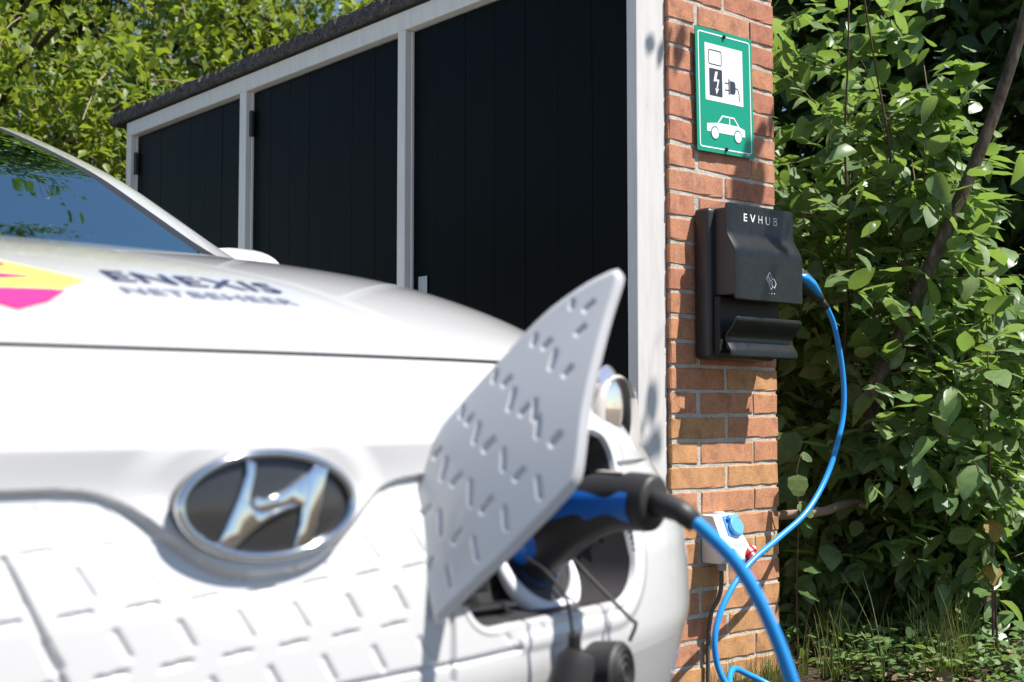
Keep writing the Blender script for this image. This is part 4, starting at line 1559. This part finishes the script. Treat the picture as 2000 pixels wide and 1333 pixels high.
def twig_leaves(path, n, size, out, spread=.9, updown=.35, sunny=.5, start=.15):
    """leaves set alternately along a twig (array of points)"""
    path = np.asarray(path)
    ln = np.r_[0, np.cumsum(np.linalg.norm(np.diff(path, axis=0), axis=1))]
    for k in range(n):
        q = (start + (1 - start) * (k + .5) / n) * ln[-1]
        p = np.array([np.interp(q, ln, path[:, c]) for c in range(3)])
        i = min(len(path) - 2, int(np.searchsorted(ln, q)) - 1 if q > 0 else 0)
        t_ = path[i + 1] - path[i]
        t_ = t_ / (np.linalg.norm(t_) + 1e-9)
        lat = np.cross(t_, UPV)
        lat /= np.linalg.norm(lat) + 1e-9
        sgn = 1 if k % 2 else -1
        d = t_ * rng.uniform(.35, .8) + lat * sgn * spread * rng.uniform(.6, 1.1) + UPV * rng.normal(-.22, updown) + rng.normal(0, .18, 3)
        nrm = UPV * .55 + SUNV * sunny * 1.7 + rng.normal(0, .42, 3)
        if k == n - 1:
            d = t_ + rng.normal(0, .2, 3)
        out.append((p, d, nrm, size * rng.choice([.45, .7, .9, 1.0, 1.15, 1.3]) * rng.uniform(.85, 1.1)))


def arc(p0, d0, length, sag, n=7, wob=.05):
    d = np.array(d0, float)
    d /= np.linalg.norm(d)
    P = [np.array(p0, float)]
    for k in range(n):
        d = d + np.array([rng.normal(0, wob), rng.normal(0, wob), -sag / n + rng.normal(0, wob)])
        d /= np.linalg.norm(d)
        P.append(P[-1] + d * length / n)
    return P


# ------------------------------------------------------------------ shrub right of the pier
shrub = thing('shrub', polar(60.0, 4.05, GZ), 'big leafy green shrub with a leaning trunk beside the brick pier', 'shrub')
TR = spline([polar(57.2, 4.25, GZ - .02), polar(57.4, 4.15, .30), np.array([.789, -.05, .677]), np.array([.847, -.116, .896]), np.array([.955, -.237, 1.261]), np.array([1.033, -.325, 1.553]), np.array([1.089, -.395, 1.845]), np.array([1.13, -.46, 2.2]), np.array([1.12, -.52, 2.65]), np.array([1.05, -.6, 3.0])], 5)
MB().tube(TR, list(np.linspace(.026, .010, len(TR))), 12).build('trunk', 'bark', shrub, smooth=True)
LV_ = []
wood = MB()
canes = []
for k in range(26):
    az = rng.uniform(52.5, 64.5)
    r_ = rng.uniform(4.0, 4.75)
    b = polar(az, r_, GZ)
    d = np.array([.06 + rng.normal(0, .14), .05 + rng.normal(0, .14), 1.0])
    P = arc(b, d, rng.uniform(1.8, 2.9), rng.uniform(-.05, .35), 10, .10)
    canes.append(P)
    lt = [float((p - np.array(CAM)) @ np.array([.756, -.654, 0])) for p in P]
    keep_ = [p for p, q in zip(P, lt) if p[2] < np.interp(q, [.6, 1.0, 1.3, 1.45, 1.6, 1.7], [2.5, 2.2, 1.95, 1.6, 1.0, .5])]
    if len(keep_) > 2:
        wood.tube(keep_, list(np.linspace(rng.uniform(.005, .010), .002, len(keep_))), 7)
canes.append(TR[8:])
toward = np.array([-.80, -.60, 0.])


def clear(C_):
    """where the shrub may grow: trimmed back from the wall, charger and cable"""
    C_ = np.atleast_2d(C_)
    az, rg = az_range(C_)
    ok = (C_[:, 2] > .0)
    low = C_[:, 2] < 2.05
    ok &= ~(low & (az < 56.6) & (rg < 3.68))
    ok &= ~(low & (C_[:, 0] < .47) & (C_[:, 1] < .40))
    ok &= ~(low & (rg < 3.25))
    lat = (C_ - np.array(CAM)) @ np.array([.756, -.654, 0])          # sideways from the line of sight
    bough_ = (C_[:, 2] > 2.45) & (C_[:, 1] < -.3) & (C_[:, 0] < .9)
    ok &= bough_ | (C_[:, 2] < np.interp(lat, [.6, 1.0, 1.3, 1.45, 1.6, 1.7], [2.5, 2.2, 1.95, 1.6, 1.0, .5]))
    ok &= lat < 1.75
    ok &= ~((C_[:, 2] < .42) & (rg < 3.62))
    ok &= ~(low & (rg < 3.40 + .36 * (C_[:, 2] - .5) + .10 * np.sin(az * 1.1 + C_[:, 2] * 5) + .05 * np.sin(az * 2.7 - C_[:, 2] * 9)))
    return ok


def wtube(path, r_, n_):
    if clear(np.array(path)).all():
        wood.tube(path, r_, n_)


for P in canes:
    P = np.array(P)
    nb = 23
    for q in range(nb):
        h = .10 + .9 * (q + rng.random()) / nb
        i = min(len(P) - 1, int(h * (len(P) - 1)))
        p = P[i]
        a = rng.uniform(0, 2 * math.pi)
        d = np.array([math.cos(a), math.sin(a), 0]) * .9 + toward * .75 + np.array([0, 0, rng.uniform(-.15, .55)])
        br = arc(p, d, rng.uniform(.28, .62), rng.uniform(.15, .8), 6, .09)
        wtube(br, list(np.linspace(.0024, .001, len(br))), 5)
        twig_leaves(br, rng.integers(7, 11), .088, LV_)
        for w_ in range(2):
            j = rng.integers(1, 5)
            d2 = (br[j + 1] - br[j]) / np.linalg.norm(br[j + 1] - br[j]) + rng.normal(0, .55, 3) + np.array([0, 0, .1])
            tw = arc(br[j], d2, rng.uniform(.16, .34), rng.uniform(.1, .7), 4, .08)
            wtube(tw, list(np.linspace(.0016, .0008, len(tw))), 4)
            twig_leaves(tw, rng.integers(5, 8), .082, LV_)
# low skirt of larger leaves near the ground
for k in range(210):
    az = rng.uniform(53.2, 63.5)
    p = polar(az, rng.uniform(3.62, 4.5), rng.uniform(.22, .75))
    br = arc(p, toward * .6 + rng.normal(0, .5, 3) + np.array([0, 0, .2]), rng.uniform(.15, .34), .6, 5, .08)
    wtube(br, .0013, 4)
    twig_leaves(br, rng.integers(5, 8), .080, LV_)
# boughs arching over the pier, above the picture: they throw the leaf shade on wall and post
for b0, n_ in ((np.array([.60, -.60, 3.10]), 2), (np.array([.60, -.95, 2.70]), 2)):
    st = np.array(TR[-6])
    mid_ = (st + b0) / 2 + np.array([0, 0, .18])
    bough = spline([st, mid_, b0], 6)
    wood.tube(bough, list(np.linspace(.0035, .001, len(bough))), 6)
    for q in range(n_):
        d = rng.normal(0, .6, 3) + np.array([-.3, 0, -.25])
        tw = arc(b0 + rng.normal(0, .05, 3), d, rng.uniform(.15, .3), .4, 4, .08)
        wood.tube(tw, .001, 4)
        twig_leaves(tw, 5, .066, LV_)
wood.build('branches', 'twig_red', shrub, smooth=True)['kind'] = 'stuff'
P_ = np.array([q[0] for q in LV_])
D_ = np.array([q[1] for q in LV_])
N_ = np.array([q[2] for q in LV_])
S_ = np.array([q[3] for q in LV_])
C_ = P_ + D_ / np.linalg.norm(D_, axis=1, keepdims=True) * S_[:, None] * .5
ok = clear(C_)
P_, D_, N_, S_ = P_[ok], D_[ok], N_[ok], S_[ok]
R_ = frames(D_, N_)
TPL = [leaf_template(.27, .12, .16), leaf_template(.31, .10, .22), leaf_template(.23, .22, .10), leaf_template(.34, .05, .34), leaf_template(.25, .45, .45), leaf_template(.29, .30, -.12)]
px, py, pz = project(P_ + R_[:, :, 0] * S_[:, None] * .5)
inview = (px > 1515) & (px < 2010) & (py > -10) & (py < 1340)
score = np.where(inview, S_ / pz ** 2.5, 0)
front = np.argsort(-score)[:300]
rest = np.setdiff1d(np.arange(len(P_)), front)
leaves_mesh('foliage', P_[rest], R_[rest], S_[rest], TPL, 'shrub_leaf', shrub)
LM = []
for tv, tf in TPL:
    me = bpy.data.meshes.new('leaf')
    me.from_pydata(tv.tolist(), [], tf)
    me.materials.append(MATS['shrub_leaf'])
    me.polygons.foreach_set('use_smooth', [True] * len(me.polygons))
    LM.append(me)
off = local(shrub)
for i in front:
    o = bpy.data.objects.new('leaf', LM[rng.integers(len(LM))])
    M = Matrix([[*(R_[i][r_] * S_[i]), P_[i][r_] - off[r_]] for r_ in range(3)] + [[0, 0, 0, 1]])
    o.matrix_world = M
    COL.objects.link(o)
    o.parent = shrub
    o.matrix_local = M
bs_ = spline([np.array([.44, .06, .385]), np.array([.562, -.032, .397]), np.array([.66, -.02, .405]), np.array([.775, .0, .41]), np.array([.80, -.03, .40])], 5)
MB().tube(bs_, list(np.linspace(.013, .011, len(bs_))), 10).build('bare_branch', 'dead_wood', shrub, smooth=True)

# dark hedge further back
hedge = thing('hedge', polar(60, 6.2, GZ), 'dense dark hedge filling the space behind the leafy shrub', 'hedge')
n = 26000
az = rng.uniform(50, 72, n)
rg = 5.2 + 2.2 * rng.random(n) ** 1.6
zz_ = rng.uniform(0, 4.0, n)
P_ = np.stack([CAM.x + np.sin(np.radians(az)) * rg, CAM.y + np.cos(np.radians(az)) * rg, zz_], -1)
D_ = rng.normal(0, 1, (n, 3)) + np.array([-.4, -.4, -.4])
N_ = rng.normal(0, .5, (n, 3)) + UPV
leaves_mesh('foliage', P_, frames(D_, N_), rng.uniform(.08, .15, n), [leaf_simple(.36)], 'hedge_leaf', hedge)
mb = MB()
for k in range(26):
    b = polar(rng.uniform(50, 72), rng.uniform(5.3, 7.2), GZ)
    mb.tube(arc(b, (rng.normal(0, .15), rng.normal(0, .15), 1), rng.uniform(2.4, 3.3), 0, 8, .06), list(np.linspace(.02, .005, 9)), 6)
mb.build('stems', 'bark', hedge, smooth=True)['kind'] = 'stuff'

# ------------------------------------------------------------------ nettle, sapling, grasses, litter
net = thing('nettle', (.897, -.348, GZ), 'tall nettle with toothed drooping leaves, the lowest turned yellow', 'plant')
stp = spline([(.897, -.348, GZ), (.899, -.350, .2), (.892, -.352, .42), (.886, -.356, .62), (.880, -.360, .80), (.872, -.362, .93)], 6)
MB().tube(stp, list(np.linspace(.0042, .0016, len(stp))), 8).build('stem', 'nettle_stem', net, smooth=True)
st2 = spline([(.915, -.352, GZ), (.910, -.350, .2), (.900, -.346, .45), (.893, -.35, .64)], 6)
MB().tube(st2, list(np.linspace(.004, .0015, len(st2))), 8).build('stem', 'nettle_stem', net, smooth=True)
off = local(net)
nm = {}
for mt in ('nettle_leaf', 'yellow_leaf'):
    tv, tf = leaf_template(.30, .10, .30, serr=.10)
    me = bpy.data.meshes.new('leaf')
    me.from_pydata(tv.tolist(), [], tf)
    me.materials.append(MATS[mt])
    nm[mt] = me
for k, z in enumerate(np.linspace(.26, .92, 12)):
    p = np.array([np.interp(z, [s_[2] for s_ in stp], [s_[c] for s_ in stp]) for c in range(3)])
    a0 = k * math.pi / 2 * 1.02 + .6
    for a in (a0, a0 + math.pi):
        d = np.array([[math.cos(a), math.sin(a), rng.uniform(-.9, -.35)]])
        nrm = np.array([[math.cos(a) * .4, math.sin(a) * .4, 1]]) + rng.normal(0, .15, (1, 3))
        Rm = frames(d, nrm)[0]
        sz = np.interp(z, [.26, .45, .7, .92], [.075, .088, .07, .035]) * rng.uniform(.85, 1.15)
        o = bpy.data.objects.new('leaf', nm['yellow_leaf' if z < .40 and rng.random() < .8 else 'nettle_leaf'])
        COL.objects.link(o)
        o.parent = net
        o.matrix_local = Matrix([[*(Rm[r_] * sz), p[r_] - off[r_]] for r_ in range(3)] + [[0, 0, 0, 1]])

sap = thing('sapling', (.455, -.035, GZ), 'young sapling with round bright leaves against the pier corner', 'plant')
sp_ = spline([(.455, -.035, GZ), (.460, -.03, .2), (.452, -.045, .40), (.430, -.055, .50), (.445, -.06, .56)], 5)
MB().tube(sp_, list(np.linspace(.003, .0012, len(sp_))), 7).build('stem', 'twig_red', sap, smooth=True)
tv, tf = leaf_template(.44, .05, .12, rounder=1, serr=.05)
me = bpy.data.meshes.new('leaf')
me.from_pydata(tv.tolist(), [], tf)
me.materials.append(MATS['nettle_leaf'])
off = local(sap)
for p, d, nrm, sz in (((.432, -.056, .505), (-.3, -.3, -.75), (-.7, -.7, .55), .062), ((.445, -.06, .556), (.5, -.3, -.2), (-.5, -.6, .7), .036), ((.45, -.045, .43), (.3, -.5, -.5), (-.3, -.6, .8), .055), ((.458, -.04, .38), (.75, -.4, -.3), (0, -.5, .9), .05),
                      ((.46, -.03, .26), (.75, -.35, -.1), (.1, -.5, .9), .075), ((.458, -.03, .20), (.55, -.6, -.3), (.1, -.5, .9), .07)):
    Rm = frames(np.array([d], float), np.array([nrm], float))[0]
    o = bpy.data.objects.new('leaf', me)
    COL.objects.link(o)
    o.parent = sap
    o.matrix_local = Matrix([[*(Rm[r_] * sz), p[r_] - off[r_]] for r_ in range(3)] + [[0, 0, 0, 1]])

# grass in tufts
V, F = [], []
tufts = [(polar(rng.uniform(53.5, 60.5), rng.uniform(3.36, 4.0), GZ + .02), rng.uniform(.06, .26)) for _ in range(42)] + [(polar(rng.uniform(60, 66), rng.uniform(3.4, 4.2), GZ + .02), rng.uniform(.03, .10)) for _ in range(34)] \
    + [(np.array([rng.uniform(.1, .42), -.03 - .03 * rng.random(), GZ]), rng.uniform(.03, .11)) for _ in range(16)]
for c, hmax in tufts:
    for q in range(rng.integers(10, 26)):
        b = c + np.array([rng.normal(0, .022), rng.normal(0, .022), 0])
        h = hmax * rng.uniform(.5, 1.15)
        a = rng.uniform(0, 2 * math.pi)
        lean = rng.uniform(.05, .55) * h
        wd_ = rng.uniform(.0009, .0022)
        side_ = np.array([-math.sin(a), math.cos(a), 0]) * wd_
        o_ = len(V)
        for k in range(5):
            t = k / 4
            pt = b + np.array([math.cos(a), math.sin(a), 0]) * lean * t * t + np.array([0, 0, h * (t - .18 * t * t * (lean / h))])
            V += [pt - side_ * (1 - t * .95), pt + side_ * (1 - t * .95)]
        F += [(o_ + 2 * k, o_ + 2 * k + 1, o_ + 2 * k + 3, o_ + 2 * k + 2) for k in range(4)]
me = bpy.data.meshes.new('grass')
me.from_pydata([tuple(p) for p in V], [], F)
me.materials.append(MATS['grass_blade'])
tag(link(bpy.data.objects.new('grass', me)), 'thin green and dry grass growing at the foot of the shrub', 'grass', kind='stuff')
n = 1700
az = rng.uniform(53, 66, n)
rg = rng.uniform(3.3, 4.6, n)
P_ = np.stack([CAM.x + np.sin(np.radians(az)) * rg, CAM.y + np.cos(np.radians(az)) * rg, GZ + .022 + .02 * rng.random(n)], -1)
P_ = P_[(P_[:, 0] > .45)]
n = len(P_)
lit = leaves_mesh('leaf_litter', P_, frames(rng.normal(0, 1, (n, 3)) * np.array([1, 1, .15]), rng.normal(0, .3, (n, 3)) + UPV), rng.uniform(.015, .05, n), [leaf_template(.3, .2, .2)], 'litter_leaf')
tag(lit, 'brown dead leaves scattered on the soil under the shrub', 'leaf litter')
# small ground-cover leaves
n = 3200
az = rng.uniform(53, 63, n)
rg = rng.uniform(3.35, 4.2, n)
P_ = np.stack([CAM.x + np.sin(np.radians(az)) * rg, CAM.y + np.cos(np.radians(az)) * rg, GZ + .02 + .10 * rng.random(n) ** 2], -1)
P_ = P_[(P_[:, 0] > .45)]
n = len(P_)
gc = leaves_mesh('ground_cover', P_, frames(rng.normal(0, 1, (n, 3)) * np.array([1, 1, .3]), rng.normal(0, .35, (n, 3)) + UPV), rng.uniform(.012, .034, n), [leaf_template(.38, .05, .1, rounder=1)], 'shrub_leaf')
tag(gc, 'small green weeds covering the soil beside the pier', 'ground cover')


# ------------------------------------------------------------------ trees behind the garage
def tree(label, base, height, trunk_r, clumps, nper, size, seed, droop=.5, mat='tree_leaf'):
    global rng
    keep = rng
    rng = np.random.default_rng(seed)
    t_ = thing('tree', base, label, 'tree', 'trees behind the garage')
    base = np.array(base, float)
    top = base + np.array([rng.normal(0, .3), rng.normal(0, .3), height])
    tp = spline([base, base * .6 + top * .4 + np.array([.12, .1, 0]), top], 6)
    MB().tube(tp, list(np.linspace(trunk_r, trunk_r * .25, len(tp))), 12).build('trunk', 'bark', t_, smooth=True)
    limbs, tw_ = MB(), MB()
    Ps, Ds, Ns, Ss = [], [], [], []
    for c, r_ in clumps:
        c = np.array(c, float)
        st = np.array(tp[min(len(tp) - 1, max(2, int(len(tp) * (c[2] - base[2]) / height * .75)))])
        lb = spline([st, (st + c) / 2 + np.array([0, 0, .25]), c], 5)
        limbs.tube(lb, list(np.linspace(trunk_r * .32, .012, len(lb))), 7)
        nb = int(nper * (r_ / .8) ** 2)
        for q in range(nb):
            d = rng.normal(0, 1, 3)
            d /= np.linalg.norm(d)
            p = c + d * r_ * rng.uniform(.35, 1.0) * np.array([1, 1, .8])
            br = arc(p, d * .7 + np.array([0, 0, -.1]) + rng.normal(0, .3, 3), rng.uniform(.25, .6), droop * 1.6, 5, .1)
            if q % 7 == 0:
                tw_.tube(br, .004, 4)
            br = np.array(br)
            m_ = rng.integers(9, 16)
            u = rng.random(m_)
            i = np.minimum((u * 5).astype(int), 4)
            Pp = br[i] + (br[i + 1] - br[i]) * (u * 5 - i)[:, None] + rng.normal(0, .035, (m_, 3))
            Ps.append(Pp)
            Ds.append(rng.normal(0, .8, (m_, 3)) + np.array([0, 0, -.35]) + d * .3)
            Ns.append(rng.normal(0, .45, (m_, 3)) + UPV + SUNV * .5)
            Ss.append(rng.uniform(.6, 1.2, m_) * size)
    limbs.build('limbs', 'bark', t_, smooth=True)['kind'] = 'stuff'
    tw_.build('twigs', 'dead_wood', t_)['kind'] = 'stuff'
    leaves_mesh('crown', np.concatenate(Ps), frames(np.concatenate(Ds), np.concatenate(Ns)), np.concatenate(Ss), [leaf_simple(.36), leaf_simple(.30, .2, .25)], mat, t_)
    rng = keep
    return t_


def clump_cloud(az0, az1, r0, r1, z0, z1, n, rad0, rad1, seed):
    g = np.random.default_rng(seed)
    return [(polar(g.uniform(az0, az1), g.uniform(r0, r1), g.uniform(z0, z1)), g.uniform(rad0, rad1)) for _ in range(n)]


tree('bright green tree with thin hanging twigs behind the car roof', polar(16.5, 9.2, GZ), 4.2, .13, clump_cloud(12, 23.5, 7.4, 9.6, 1.2, 3.6, 44, .35, .62, 3), 66, .082, 11, .9)
tree('tall tree with leaves coloured dark as if shaded, behind the far end of the garage', polar(21.5, 11.4, GZ), 5.4, .20, clump_cloud(18.5, 34, 10.4, 12.4, 1.0, 4.6, 60, .5, .9, 5) + clump_cloud(15.5, 22.5, 10.4, 12.0, 4.4, 6.6, 56, .6, .9, 6), 42, .095, 12, .5, 'hedge_leaf')  # darker leaf colour stands in for shade between the nearer crowns
tree('sunlit tree with dense yellow-green crown rising above the garage roof', polar(30.5, 10.0, GZ), 4.4, .16, clump_cloud(26, 36.5, 8.6, 10.6, 1.6, 4.0, 46, .38, .7, 8), 62, .085, 13, .6)
